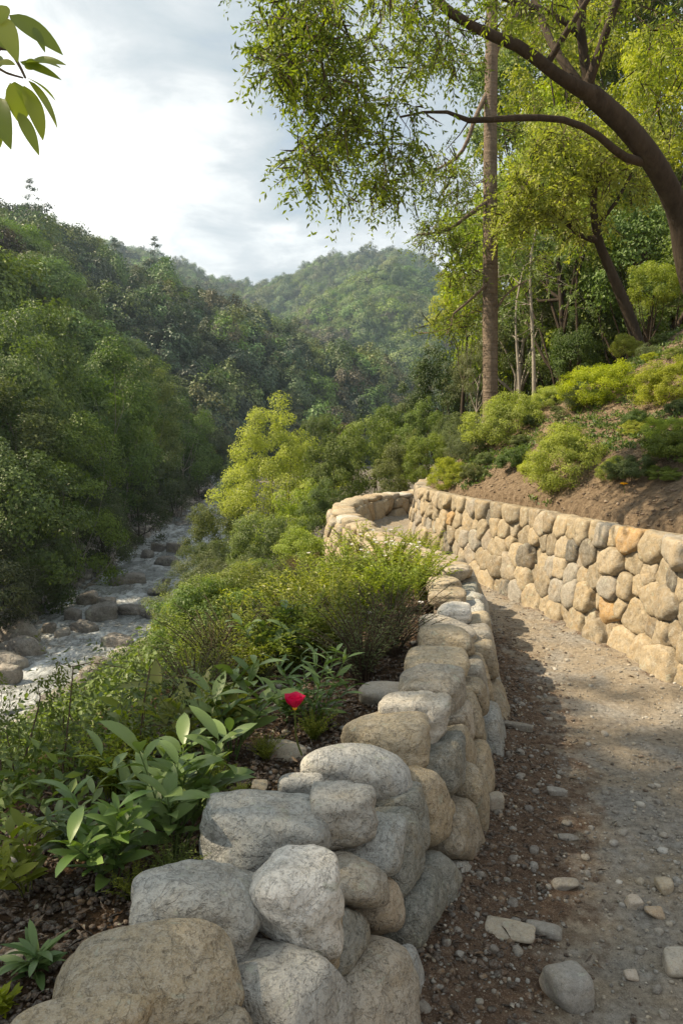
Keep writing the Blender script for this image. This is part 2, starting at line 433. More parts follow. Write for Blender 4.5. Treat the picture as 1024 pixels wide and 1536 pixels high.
def path_mat():
    m, t = newmat('path_grit')
    co = t.n('ShaderNodeNewGeometry').outputs['Position']
    e = t.n('ShaderNodeAttribute', attribute_name='tint').outputs['Fac']        # how far the mulch by the wall reaches
    n1 = t.noise(co, 2.6, 6, .6, dist=.5); n2 = t.noise(co, 34, 7, .72); n3 = t.noise(co, 210, 4, .7); n4 = t.noise(co, 9, 6, .65)
    base = t.ramp(n2, [(.28, (.155, .125, .092)), (.47, (.265, .222, .165)), (.60, (.34, .29, .22)), (.76, (.46, .41, .33))])
    grey = t.ramp(n2, [(.28, (.12, .112, .10)), (.47, (.24, .225, .20)), (.62, (.34, .325, .295)), (.78, (.46, .45, .42))])
    c = t.mix(t.n('ShaderNodeMapRange', {0: n1, 1: .44, 2: .62}).outputs[0], base, grey)
    mul = t.ramp(n2, [(.28, (.045, .027, .017)), (.48, (.115, .075, .05)), (.62, (.18, .125, .085)), (.76, (.27, .20, .145))])
    f = t.n('ShaderNodeMapRange', {0: t.math('ADD', e, t.math('MULTIPLY', t.math('SUBTRACT', n4, .5), 1.3)), 1: .35, 2: .65}, clamp=True).outputs[0]
    c = t.mix(f, c, mul)
    c = t.mix(t.n('ShaderNodeMapRange', {0: n3, 1: .56, 2: .68, 3: 0, 4: .55}).outputs[0], c, (.50, .45, .37))
    c = t.mix(t.n('ShaderNodeMapRange', {0: n3, 1: .44, 2: .34, 3: 0, 4: .6}).outputs[0], c, (.05, .04, .03))
    h = t.math('ADD', t.math('ADD', t.math('MULTIPLY', n4, .8), n2), t.math('MULTIPLY', n3, .4))
    bp = t.n('ShaderNodeBump', {'Height': h, 'Strength': .8, 'Distance': .022}).outputs[0]
    p = t.n('ShaderNodeBsdfPrincipled', {'Base Color': c, 'Roughness': .93, 'Specular IOR Level': .15, 'Normal': bp})
    t.n('ShaderNodeOutputMaterial', {0: p.outputs[0]})
    return m
M['ground'] = ground_mat(); M['path'] = path_mat()

def axis(lo, hi, zones):
    out = [lo]
    while out[-1] < hi:
        x = out[-1]; st = min([s + max(0, max(a - x, x - b)) * .045 for a, b, s in zones]); out.append(x + st)
    return np.array(out)
gx = axis(-75, 75, [(-1.6, 3.2, .035)]); gy = axis(-14, 150, [(1.0, 7.5, .045)])
GX, GY = np.meshgrid(gx, gy)
GZ = ground_z(GX, GY)
nearw = np.exp(-((np.hypot(GX - .5, GY - 3)) / 9) ** 2)
GZ += nearw * (.010 * sn(GX, GY, 9, 4, 14) + .02 * sn(GX, GY, 10, 3, 4)) + (1 - nearw) * .06 * sn(GX, GY, 12, 3, 1.5)
def gfast(X, Y):
    i = np.clip(np.searchsorted(gx, X) - 1, 0, len(gx) - 2); j = np.clip(np.searchsorted(gy, Y) - 1, 0, len(gy) - 2)
    u = np.clip((X - gx[i]) / (gx[i + 1] - gx[i]), 0, 1); v_ = np.clip((Y - gy[j]) / (gy[j + 1] - gy[j]), 0, 1)
    return (GZ[j, i] * (1 - u) + GZ[j, i + 1] * u) * (1 - v_) + (GZ[j + 1, i] * (1 - u) + GZ[j + 1, i + 1] * u) * v_
_g = {k: tuple(q_.reshape(GX.shape) for q_ in sdist(GX, GY, l_)) for k, l_ in (('L', LW), ('R', RIV))}
def sdq(X, Y, k):
    i = int(np.clip(np.searchsorted(gx, X[0]) - 1, 0, len(gx) - 2)); j = int(np.clip(np.searchsorted(gy, Y[0]) - 1, 0, len(gy) - 2))
    u = (X[0] - gx[i]) / (gx[i + 1] - gx[i]); v_ = (Y[0] - gy[j]) / (gy[j + 1] - gy[j])
    return tuple(np.array([(q_[j, i] * (1 - u) + q_[j, i + 1] * u) * (1 - v_) + (q_[j + 1, i] * (1 - u) + q_[j + 1, i + 1] * u) * v_]) for q_ in _g[k])
def gz(x, y): return float(gfast(np.array([x]), np.array([y]))[0])
def gridf(nx, ny):
    i = np.arange(ny - 1)[:, None] * nx; j = np.arange(nx - 1)[None]
    return np.stack([i + j, i + j + 1, i + nx + j + 1, i + nx + j], -1).reshape(-1, 4)
tag(obj('ground', [(np.stack([GX, GY, GZ], -1).reshape(-1, 3), gridf(len(gx), len(gy)))], M['ground']), kind='structure')

# path: a strip between the two walls
def path_z(X, Y):
    dl, _ = sdist(X, Y, LW); dr, _ = sdist(X, Y, RW)
    u = np.clip(-dl - .2, 0, 3); e = np.clip(dr, 0, 3)
    shp = np.shape(X)
    z = .05 * np.exp(-(u / .28) ** 2) + .03 * np.exp(-(e / .25) ** 2) + .014 * sn(X, Y, 21, 3, 2.2).ravel() + .007 * sn(X, Y, 22, 4, 11).ravel()
    f = np.exp(-(u / .3) ** 2)
    z += f * .010 * sn(X, Y, 23, 3, 32).ravel() + .003 * sn(X, Y, 24, 3, 60).ravel()
    return z.reshape(shp)
smid = []
px_ = axis(-3.5, 9, [(-.4, 2.6, .022)]); py_ = axis(-6, 27, [(1.2, 5.5, .024)])
PX, PY = np.meshgrid(px_, py_)
dl, _ = sdist(PX, PY, LW); dr, _ = sdist(PX, PY, RW); dl = dl.reshape(PX.shape); dr = dr.reshape(PX.shape)
PZ = path_z(PX.ravel(), PY.ravel()).reshape(PX.shape)
keep = (dl < .05) & (dr > -.1)
F = gridf(len(px_), len(py_)); kf = keep.ravel()[F].all(1); F = F[kf]
used = np.unique(F); remap = np.zeros(PX.size, int); remap[used] = np.arange(len(used))
mulch = 1.15 * np.exp(-(np.clip(-dl.ravel() - .22, 0, 9) / .52) ** 2) * np.interp(PY.ravel(), [0, 3, 4.5, 6.5], [1, 1, .75, .25])
mulch = np.maximum(mulch, .55 * np.exp(-(np.clip(dr.ravel(), 0, 9) / .22) ** 2))
tag(obj('path', [(np.stack([PX, PY, PZ], -1).reshape(-1, 3)[used], remap[F])], M['path'], tint=mulch[used]), kind='structure')

# river
def water_mat():
    m, t = newmat('river_water')
    co = t.n('ShaderNodeNewGeometry').outputs['Position']
    mp = t.n('ShaderNodeMapping', {'Vector': co, 'Rotation': (0, 0, .35), 'Scale': (1, .55, 1)}).outputs[0]
    n1 = t.noise(mp, 1.1, 5, .6, dist=1.0); n2 = t.noise(mp, 4.5, 6, .68, dist=.8); n3 = t.noise(mp, .45, 3, .5)
    foam = t.n('ShaderNodeMapRange', {0: t.math('ADD', t.math('MULTIPLY', n2, .65), t.math('MULTIPLY', n1, .5)), 1: .48, 2: .72}).outputs[0]
    foam = t.math('MULTIPLY', foam, t.n('ShaderNodeMapRange', {0: n3, 1: .36, 2: .52, 3: .25, 4: 1}).outputs[0])
    deep = t.mix(n3, (.13, .15, .155), (.22, .215, .19))
    p = t.n('ShaderNodeBsdfPrincipled', {'Base Color': t.mix(foam, deep, (.62, .66, .68)), 'Roughness': t.math('MULTIPLY_ADD', foam, .5, .10), 'Specular IOR Level': .6})
    h = t.math('ADD', t.math('MULTIPLY', n1, 1.0), t.math('MULTIPLY', n2, .5))
    bp = t.n('ShaderNodeBump', {'Height': h, 'Strength': .8, 'Distance': .3}).outputs[0]
    t.link(bp, p.inputs['Normal'])
    t.n('ShaderNodeOutputMaterial', {0: p.outputs[0]})
    return m
M['water'] = water_mat()
q = smooth(RIV, .35); T = nrm(np.gradient(q, axis=0)); Nn = np.stack([-T[:, 1], T[:, 0]], 1)
ss = np.r_[0, np.cumsum(np.linalg.norm(np.diff(q, axis=0), axis=1))]
cw = np.linspace(-1, 1, 28)
WX = q[:, None, 0] + Nn[:, None, 0] * cw[None] * (river_half(ss) + .7)[:, None]; WY = q[:, None, 1] + Nn[:, None, 1] * cw[None] * (river_half(ss) + .7)[:, None]
WZ = -6.08 + .07 * sn(WX, WY, 31, 4, 2.4) + .05 * sn(WX, WY, 32, 2, .7)
tag(obj('river_water', [(np.stack([WX, WY, WZ], -1).reshape(-1, 3), gridf(28, len(q)))], M['water']), kind='structure')

# ---------------------------------------------------------------- stones
def soft_stone(normals, dists, p=9, sub=4, noise=.035, rg=None, nf=1.0):
    V, Fc = ico(sub)
    d = np.maximum(V @ np.asarray(normals).T, 0) / np.asarray(dists)[None]
    r = (np.sum(d ** p, 1)) ** (-1 / p)
    a = rg.rand(6, 3) * 2 - 1; a = nrm(a); ph = rg.rand(6) * 6.28; fr = (1.5 + rg.rand(6) * 5) * nf
    nz = sum(np.sin((V @ a[i]) * fr[i] * 2 + ph[i]) / (1 + .5 * i) for i in range(6)) / 2
    if sub >= 4:
        b = nrm(rg.rand(8, 3) * 2 - 1); q_ = rg.rand(8) * 6.28; g = 10 + rg.rand(8) * 16
        nz = nz + .22 * sum(np.sin((V @ b[i]) * g[i] + q_[i] + nz * 2) for i in range(8)) / 2
    return V * (r * (1 + noise * nz))[:, None], Fc

def boulder(w_, d_, h_, rg, sub=4, facets=9, p=8, noise=.035, flat=0.):
    """rounded boulder: width, depth, height; a soft polytope with a few planed-off sides"""
    n = [(1, 0, 0), (-1, 0, 0), (0, 1, 0), (0, -1, 0), (0, 0, 1), (0, 0, -1)]; h = [1] * 6
    for i in range(facets):
        v_ = rg.normal(size=3); v_ /= np.linalg.norm(v_); n.append(tuple(v_)); h.append(rg.uniform(.80, 1.08))
    V, Fc = soft_stone(np.array(n, float), np.array(h), p, sub, noise, rg)
    return V * np.array([w_ / 2, d_ / 2, h_ / 2]) * 1.06, Fc

def arc_frame(line):
    s = np.r_[0, np.cumsum(np.linalg.norm(np.diff(line, axis=0), axis=1))]
    T_ = nrm(np.gradient(line, axis=0))
    def fr(q_):
        p = np.array([np.interp(q_, s, line[:, 0]), np.interp(q_, s, line[:, 1])])
        t_ = np.array([np.interp(q_, s, T_[:, 0]), np.interp(q_, s, T_[:, 1])]); t_ /= np.linalg.norm(t_)
        return p, t_
    return s, fr
Ls, Lfr = arc_frame(LW); Rs, Rfr = arc_frame(RW)

def face_point(fr, s_, z, side, half0, half1, H):
    """side=-1: face on the right-hand side of travel; half width half0 at the foot, half1 at height H"""
    p, t_ = fr(s_); n_ = np.array([-t_[1], t_[0]]) * side
    hw = half0 + (half1 - half0) * min(max(z / H, 0), 1.2)
    tilt = (half0 - half1) / H
    nn = nrm(np.array([n_[0], n_[1], tilt])); tt = np.array([t_[0], t_[1], 0]); uu = np.cross(nn, tt) * (1 if side < 0 else 1)
    if uu[2] < 0: uu = -uu
    return np.array([p[0] + n_[0] * hw, p[1] + n_[1] * hw, z]), tt, uu, nn

def relax(seeds, s0, s1, zf, rg, it=4, n=26000, fixed=0):
    """even out seeds inside a band of wall (Lloyd's method on random points)"""
    S = np.array(seeds, float)
    for _ in range(it):
        q_ = np.stack([rg.uniform(s0, s1, n), rg.rand(n)], 1); q_[:, 1] = -.04 + q_[:, 1] * (np.array([zf(s) for s in np.linspace(s0, s1, 60)])[((q_[:, 0] - s0) / (s1 - s0) * 59).astype(int)] + .04)
        own = np.concatenate([np.argmin((c_[:, None, 0] - S[None, :, 0]) ** 2 + (c_[:, None, 1] - S[None, :, 1]) ** 2, 1) for c_ in np.array_split(q_, 20)])
        cnt = np.bincount(own, minlength=len(S)); mu = np.stack([np.bincount(own, q_[:, i], len(S)) / np.maximum(cnt, 1) for i in (0, 1)], 1)
        ok = cnt > 0; S[ok, :2] = S[ok, :2] * .35 + mu[ok] * .65
    return S[cnt > 0]

def lay_face(fr, seeds, side, half0, half1, H, ztop, rg, sub=4, gap=.006, bulge=.07, p=8, noise=.03, grow_=1.09):
    """soft cobbles filling the cells between their neighbours on a wall face; seeds = (s, z, weight)"""
    S = np.array(seeds); out = []
    for i, (s_, z, wt) in enumerate(S):
        d = S[:, :2] - S[i, :2]; r = np.hypot(d[:, 0], d[:, 1]); o = np.argsort(r)[1:10]
        n, h = [], []
        for j in o:
            share = .5 * (1 - .7) + .7 * wt / (wt + S[j, 2]); n.append((d[j, 0] / r[j], d[j, 1] / r[j], 0)); h.append(max(.02, r[j] * share - gap))
        zt = ztop(s_) if callable(ztop) else ztop
        n += [(0, 1, 0), (0, -1, 0)]; h += [max(.035, zt - z), max(.04, z + .10)]
        n += [(1, 0, 0), (-1, 0, 0)]; h += [.24, .24]
        size = np.median(h[:5])
        b = min(bulge, size * .85) * rg.uniform(.75, 1.3)
        n += [(0, 0, 1), (0, 0, -1)]; h += [b, size * 1.1 + .03]
        base_n = len(n)
        for k in range(3):
            v_ = rg.normal(size=3); v_[2] = abs(v_[2]); v_ /= np.linalg.norm(v_); rr_ = np.sum((np.maximum(np.array(n[:base_n]) @ v_, 0) / np.array(h[:base_n])) ** 6) ** (-1 / 6); n.append(tuple(v_)); h.append(rr_ * rg.uniform(.93, 1.1))
        V, Fc = soft_stone(np.array(n, float), np.array(h), p, sub, noise, rg)
        V = V * [grow_, grow_, 1]
        P_, tt, uu, nn = face_point(fr, s_, z, side, half0, half1, H)
        off = rg.uniform(-.02, .015)
        W_ = V[:, :1] * tt + V[:, 1:2] * uu + (V[:, 2:3] + off) * nn + P_
        out.append((W_, Fc, s_, z, size))
    return out

rgw = np.random.RandomState(5)
# --- left wall
lw = empty('stone_wall', (float(LW[60][0]), float(LW[60][1]), 0), 'low dry stacked wall of big grey boulders curving beside the planted bed', 'wall')
lw['kind'] = 'thing'
loc0 = np.array(lw.location)
def add_stone(root, V, Fc, tint, mat, name='stone'):
    c = V.mean(0); me = mesh(name, [(V - c, Fc)], mat, tint); o = link(name, me, root, loc=tuple(c - np.array(root.location)))
    return o

def wall_hit(px, py, half0=.28, half1=.18, H=.45):
    """where the sight line first meets the path-side face of the left wall"""
    r = ray(px, py); best = None
    ts = np.linspace(1.2, 9, 1600)
    P = np.array([0, 0, EYE])[None] + r[None] * ts[:, None]
    d, s_ = sdist(P[:, 0], P[:, 1], LW)
    hw = half0 + (half1 - half0) * np.clip(P[:, 2] / H, -.5, 1.1)
    m = (-d < hw) & (P[:, 2] < H + .05)
    if not m.any(): return None
    k = np.argmax(m); return s_[k], P[k, 2]

face_pix = [(368, 1475, 1.1), (430, 1428, .9), (497, 1376, .6), (540, 1397, .9), (543, 1318, .95), (455, 1500, 1.7), (562, 1470, 1.7), (585, 1352, .5), (612, 1300, 1.0), (628, 1375, 1.3),
            (578, 1262, .9), (575, 1222, .6), (613, 1182, .5), (650, 1212, 1.1), (685, 1262, 1.6), (662, 1150, 1.0), (703, 1090, .7), (706, 1125, .5), (668, 1105, .7), (714, 1040, .9),
            (722, 1150, 1.3), (703, 1000, .8), (698, 1190, .8), (690, 1330, .9), (610, 1500, .7), (330, 1560, 1.2), (640, 1440, .7), (716, 1085, .8), (628, 1240, .6)]
seeds = []
for x, y, wt in face_pix:
    h = wall_hit(x, y)
    if h and -.05 < h[1] < .44: seeds.append((h[0], h[1], wt))
s_hand0, s_hand1 = min(s[0] for s in seeds), max(s[0] for s in seeds)
def fill_rows(s0, s1, rows, step, avoid, rg):
    out = []
    for z, k in rows:
        s_ = s0 + rg.uniform(0, step)
        while s_ < s1:
            c = (s_, z + rg.normal() * .022, rg.uniform(.65, 1.5))
            if all(math.hypot(c[0] - a[0], c[1] - a[1]) > .085 * (a[2] + c[2]) for a in avoid + out): out.append(c)
            s_ += step * k * rg.uniform(.7, 1.35)
    return out
iY = lambda y: Ls[np.argmin(np.abs(LW[:, 1] - y) + (LW[:, 0] > 1.3) * 99)]
seeds += fill_rows(s_hand0, s_hand1 - .1, [(.33, .9), (.19, 1), (.04, 1.2)], .2, seeds, rgw)
near_seeds = seeds + fill_rows(iY(.6) - .8, s_hand0 - .05, [(.36, .9), (.2, 1), (.04, 1.2)], .22, seeds, rgw) + fill_rows(s_hand1 + .02, iY(8.2), [(.34, .9), (.2, 1), (.05, 1)], .17, seeds, rgw)
far_seeds = fill_rows(iY(7.4), Ls[-1] * 0 + iY(14.0) + 1.5, [(.26, .9), (.1, 1)], .2, [], rgw)
far_seeds = [s for s in far_seeds if s[0] > iY(8.0) + .1]
ztop_L = lambda s_: float(np.interp(s_, [iY(5), iY(7.5)], [.42, .34]))
near_seeds = [tuple(s) for s in relax(near_seeds, min(s[0] for s in near_seeds) - .1, max(s[0] for s in near_seeds) + .1, lambda s: .42, rgw, 1)]
n_l = 0
stones = lay_face(Lfr, near_seeds, -1, .235, .135, .45, ztop_L, rgw, sub=4, bulge=.095, gap=.002, p=6, noise=.05, grow_=1.07)
def pick_grey(rg, z): return float(rg.uniform(.0, .86))
orange_hit = wall_hit(706, 1125)
for V, Fc, s_, z, sz in stones:
    add_stone(lw, V, Fc, pick_grey(rgw, z), M['grey_stone'])
    n_l += 1
extra = []
for V, Fc, s_, z, sz in lay_face(Lfr, far_seeds, -1, .20, .14, .36, lambda s: .34, rgw, sub=3): extra.append((V, Fc, rgw.uniform(.5, .8)))
out_seeds = fill_rows(iY(7.2), iY(12.6), [(.30, 1), (.14, 1), (-.04, 1), (-.2, 1)], .19, [], rgw)
for V, Fc, s_, z, sz in lay_face(Lfr, out_seeds, 1, .20, .14, .36, lambda s: .36, rgw, sub=3): extra.append((V, Fc, rgw.uniform(.45, .85)))

# cap boulders: pixel centre, size in pixels, tint, roundness
caps = [(120, 1545, 170, 60, .70, 0), (222, 1468, 240, 128, .58, 0), (304, 1366, 182, 126, .30, 1), (440, 1345, 128, 126, .97, 1), (408, 1248, 196, 112, .30, 1), (516, 1226, 92, 122, .40, 1),
        (452, 1186, 66, 36, .38, 0), (532, 1152, 158, 84, .36, 0), (574, 1104, 132, 84, .66, 0), (622, 1082, 100, 96, .86, 1), (650, 1042, 96, 82, .45, 1), (655, 1000, 92, 54, .66, 0), (670, 967, 86, 56, .60, 0),
        (671, 944, 84, 36, .85, 0), (676, 919, 58, 28, .97, 0), (672, 895, 58, 24, .5, 0), (666, 877, 56, 20, .6, 0)]
DOWN = {0: (0, 0)}
for cx, cy, wpx, hpx, tn, rough_ in caps:
    zc = .46
    c = atz(cx, cy, zc); dist = np.linalg.norm(c - [0, 0, EYE]); phi = math.asin((EYE - zc) / dist)
    wm = wpx * dist / FPX; hm = hpx * dist / FPX
    H = min(max(.85 * hm, .10), .66 * wm + .03, .23)
    D = math.sqrt(max((hm ** 2 - (H * math.cos(phi)) ** 2), (.3 * wm) ** 2)) / math.sin(phi)
    D = min(max(D * .84, .62 * wm if wpx < 140 else .5 * wm), 1.05 * wm)
    c = c + ray(cx, cy) * 0
    rg = np.random.RandomState(int(cx * 7 + cy))
    V, Fc = boulder(wm * .95, D, H, rg, sub=5, facets=9 if rough_ else 5, p=10 if rough_ else 4.5, noise=.06 if rough_ else .03)
    a = math.atan2(-c[0], c[1]) ; ca, sa = math.cos(a), math.sin(a)
    R_ = np.array([[ca, -sa, 0], [sa, ca, 0], [0, 0, 1]])
    V = V @ R_.T + c
    add_stone(lw, V, Fc, tn, M['grey_stone'])
    n_l += 1
# caps behind us and far along
def cap_run(s0, s1, z0, z1, wid, sub, rg, tl):
    s_ = s0; out = []
    while s_ < s1:
        L_ = rg.uniform(*wid); p, t_ = Lfr(s_ + L_ / 2); H = rg.uniform(.11, .15); zc = np.interp(s_, [s0, s1], [z0, z1])
        V, Fc = boulder(L_ * 1.04, rg.uniform(.30, .38), H, rg, sub=sub, facets=6, p=5)
        R_ = np.array([[t_[0], -t_[1], 0], [t_[1], t_[0], 0], [0, 0, 1]])
        out.append((V @ R_.T + [p[0], p[1], zc], Fc, rg.uniform(*tl))); s_ += L_
    return out
for V, Fc, tn in cap_run(iY(.6) - 1.2, iY(.6) + .45, .46, .46, (.25, .36), 4, rgw, (.2, .6)): add_stone(lw, V, Fc, tn, M['grey_stone']); n_l += 1
farcaps = cap_run(iY(5.85), iY(7.7), .45, .40, (.2, .3), 4, rgw, (.5, .9))
farcaps += cap_run(iY(7.7), iY(14.0) + 1.6, .40, .36, (.24, .36), 3, rgw, (.55, .9))
for V, Fc, tn in farcaps[:100 - n_l if n_l < 100 else 0]: add_stone(lw, V, Fc, tn, M['grey_stone'])
rest = farcaps[max(0, 100 - n_l):] + extra
if rest:
    c0 = np.array(lw.location); vt = np.concatenate([np.full(len(V), tn) for V, _, tn in rest])
    o = obj('stones', [(V - c0, Fc) for V, Fc, _ in rest], M['grey_stone'], lw, tint=vt); o['kind'] = 'stuff'
print('left wall stones', n_l)
# packed soil between the stones
def core(line, s0, s1, half0, half1, z0, ztopf, side=None):
    n = int((s1 - s0) / .12); P = []
    for i in range(n + 1):
        q_ = s0 + (s1 - s0) * i / n; s_arr, fr = (Ls, Lfr) if line is LW else (Rs, Rfr)
        p, t_ = fr(q_); n_ = np.array([-t_[1], t_[0]]); zt = ztopf(q_)
        if side is None: pr = [(half0, z0), (half1, zt), (-half1, zt), (-half0, z0)]
        else: pr = [(-.07, z0), (-.17, zt), (-.45, zt), (-.45, z0)]
        P.append([[p[0] + n_[0] * a, p[1] + n_[1] * a, z] for a, z in pr])
    V = np.array(P).reshape(-1, 3); F_ = []
    for i in range(n):
        for k in range(3): F_.append((i * 4 + k, i * 4 + k + 1, i * 4 + 4 + k + 1, i * 4 + 4 + k))
    return (V, np.array(F_))
V, F_ = core(LW, iY(.6) - 2, iY(14) + 2, .12, .08, -.3, lambda s: ztop_L(s) - .03)
obj('soil_packing', [(V - np.array(lw.location), F_)], M['clod'], lw, tint=.3)

# --- right wall
rw = empty('retaining_wall', (float(RW[100][0]), float(RW[100][1]), 0), 'waist high sunlit retaining wall of rounded tan river cobbles holding back the slope', 'wall')
HR = .84
iYr = lambda y: Rs[np.argmin(np.abs(RW[:, 1] - y))]
rw['kind'] = 'thing'
def rw_top(s_): return float(np.interp(s_, [iYr(4), iYr(6), iYr(10.2)], [.90, .86, .80]))
rseeds = []
def relax_rows(s0, s1):
    """rows of jittered seeds: larger stones low down and close to us"""
    out = []
    for k in range(6):
        s_ = s0 + rgw.uniform(0, .2)
        while s_ < s1:
            y = np.interp(s_, Rs, RW[:, 1]); small = np.interp(y, [4, 9], [1.0, .80])
            n_rows = 5 if k < 5 else 0
            hgt = [.085, .27, .44, .60, .765][k] if k < 5 else None
            if hgt is None: break
            wd = [.26, .22, .20, .19, .20][k] * small * rgw.uniform(.55, 1.55)
            jit = .032 if k < 4 else .012
            out.append((s_ + wd / 2, hgt * (rw_top(s_) / .87) + rgw.normal() * jit, float(np.clip(wd / .21, .6, 1.6))))
            if rgw.rand() < .16 and k < 4: out.append((s_ + wd + .02, hgt + .085, .45)); s_ += .03
            s_ += wd
    return out
rseeds = relax_rows(iYr(2.2), iYr(12.4))
S = relax(rseeds, iYr(2.2) - .1, iYr(12.4) + .1, rw_top, rgw, 3)
rst = lay_face(Rfr, [tuple(s) for s in S], 1, 0.0, -.10, HR, rw_top, rgw, sub=4, gap=.0, bulge=.095, p=9, noise=.06, grow_=1.12)
cand = []
for V, Fc, s_, z, sz in rst:
    c = V.mean(0); xr = c[0] / c[1]; vis = xr < .47 and c[1] < 10.3
    cand.append((0 if vis else 1, -sz / c[1], V, Fc, z))
cand.sort(key=lambda r: (r[0], r[1]))
def rtint(): return float(rgw.choice([rgw.uniform(0, .12), rgw.uniform(.25, .8), rgw.uniform(.85, .92), 1.0], p=[.07, .78, .12, .03]))
for k, (vv, _, V, Fc, z) in enumerate(cand[:100]): add_stone(rw, V, Fc, rtint(), M['tan_stone'])
rest = cand[100:]
vt = np.concatenate([np.full(len(r[2]), rtint()) for r in rest]); c0 = np.array(rw.location)
o = obj('stones', [(r[2] - c0, r[3]) for r in rest], M['tan_stone'], rw, tint=vt); o['kind'] = 'stuff'
V, F_ = core(RW, iYr(2.0), iYr(12.6), 0, 0, -.2, lambda s: rw_top(s) - .07, side=1)
obj('soil_packing', [(V - c0, F_)], M['clod_light'], rw, tint=.3)

# ---------------------------------------------------------------- loose stones on the ground
def scatter(name, P, R, mat, rg, sub=2, flat=(.5, .8), tint=None, angular=False, nvar=10):
    """many small stones as one mesh"""
    var = []
    for i in range(nvar):
        V, Fc = boulder(2, 2 * rg.uniform(.6, 1), 2 * rg.uniform(*flat), rg, sub=sub, facets=8, p=20 if angular else 7, noise=.08 if angular else .03)
        var.append((V, Fc))
    idx = rg.randint(0, nvar, len(P)); parts = []; ts = []
    tint = rg.rand(len(P)) if tint is None else tint
    for k in range(nvar):
        m = np.where(idx == k)[0]
        if not len(m): continue
        V, Fc = var[k]; a = rg.rand(len(m)) * 6.28; b = rg.normal(size=len(m)) * .25
        ca, sa, cb, sb = np.cos(a), np.sin(a), np.cos(b), np.sin(b)
        X = V[None, :, 0] * cb[:, None] + V[None, :, 2] * sb[:, None]; Z = -V[None, :, 0] * sb[:, None] + V[None, :, 2] * cb[:, None]; Y_ = V[None, :, 1]
        W_ = np.stack([X * ca[:, None] - Y_ * sa[:, None], X * sa[:, None] + Y_ * ca[:, None], Z], -1) * R[m][:, None, None] + P[m][:, None]
        parts.append((W_.reshape(-1, 3), (Fc[None] + (np.arange(len(m)) * len(V))[:, None, None]).reshape(-1, 3)))
        ts.append(np.repeat(tint[m], len(V)))
    return tag(obj(name, parts, mat, tint=np.concatenate(ts)), kind='stuff')

rg = np.random.RandomState(11)
def path_points(n, ymax=9, bias=1.6, x0=-1.2, x1=3.4):
    Y = 1.2 + (ymax - 1.2) * rg.rand(n) ** bias; X = x0 + (x1 - x0) * rg.rand(n)
    dl, _ = sdist(X, Y, LW); dr, _ = sdist(X, Y, RW)
    m = (dl < -.2) & (dr > .03); return X[m], Y[m], -dl[m], dr[m]
# grit over the whole path, thickest at its right-hand edge close to us
X, Y, a, b = path_points(60000, 9.5, 1.5)
dens = .25 + .9 * np.exp(-((X - 1.75) / .5) ** 2) * (Y < 3.6) + .5 * np.exp(-(a / .45) ** 2) + .35 * np.exp(-(b / .3) ** 2)
m = rg.rand(len(X)) < dens; X, Y, a, b = X[m], Y[m], a[m], b[m]
R = .0035 + .005 * rg.rand(len(X)) ** 2; Z = path_z(X, Y)
scatter('path_grit', np.stack([X, Y, Z + R * .2], 1), R, M['pebble'], rg, sub=1, tint=rg.rand(len(X)) ** 1.0 * .9)
X, Y, a, b = path_points(30000, 8, 1.5)
dens = .015 + .75 * np.exp(-((X - 1.62) / .42) ** 2) * np.clip((3.3 - Y) / .8, 0, 1) + .20 * np.exp(-(a / .5) ** 2) * (Y < 5) + .10 * np.exp(-(b / .25) ** 2) + .02 * (Y < 3)
m = rg.rand(len(X)) < dens; X, Y, a, b = X[m], Y[m], a[m], b[m]
R = .007 + .016 * rg.rand(len(X)) ** 2.6; Z = path_z(X, Y)
tn = np.where(a < .55, rg.rand(len(X)) * .5, .1 + rg.rand(len(X)) ** 1.3 * .84)
scatter('path_gravel', np.stack([X, Y, Z + R * .15], 1), R, M['pebble'], rg, sub=2, tint=tn)
# dark soil crumbs and bark along the foot of the left wall
X, Y, a, b = path_points(90000, 6.5, 1.4)
dens = np.exp(-(np.clip(a - .2, 0, 9) / .33) ** 2) * np.interp(Y, [2, 4.5, 6.5], [1, .6, .15]) * (1.25 + .7 * sn(X, Y, 41, 3, 5))
m = rg.rand(len(X)) < dens; X, Y = X[m], Y[m]
R = .0028 + .013 * rg.rand(len(X)) ** 3.4; Z = path_z(X, Y)
scatter('soil_crumbs', np.stack([X, Y, Z + R * .1], 1), R, M['clod'], rg, sub=1, angular=True, tint=rg.rand(len(X)) ** .9, flat=(.35, .8))
# the planted bed: soil crumbs and small stones
def bed_points(n, y0, y1, w0, w1):
    Y = y0 + (y1 - y0) * rg.rand(n) ** 1.5; X = -2.2 + 3.4 * rg.rand(n)
    dl, _ = sdist(X, Y, LW); m = (dl > w0) & (dl < w1); return X[m], Y[m]
X, Y = bed_points(60000, .9, 6, .12, 1.3)
R = .003 + .010 * rg.rand(len(X)) ** 3; Z = gfast(X, Y) + .01
scatter('bed_soil_crumbs', np.stack([X, Y, Z], 1), R, M['clod'], rg, sub=1, angular=True, tint=rg.rand(len(X)) ** 1.3)
X, Y = bed_points(260, 1.0, 5, .14, 1.1)
R = .010 + .02 * rg.rand(len(X)) ** 2; Z = gfast(X, Y) + .012
scatter('bed_small_stones', np.stack([X, Y, Z], 1), R, M['pebble'], rg, sub=2, tint=.3 + .7 * rg.rand(len(X)))
# dry slope above the right wall
n = 12000; Y = 3.5 + 9 * rg.rand(n) ** 1.1; X = .8 + 6 * rg.rand(n); dr, _ = sdist(X, Y, RW); m = (-dr > .12) & (-dr < 4.2); X, Y = X[m], Y[m]
R = .006 + .016 * rg.rand(len(X)) ** 3
scatter('slope_soil_crumbs', np.stack([X, Y, gfast(X, Y) + .008], 1), R, M['clod_light'], rg, sub=1, angular=True, tint=.3 + .7 * rg.rand(len(X)), flat=(.3, .6))
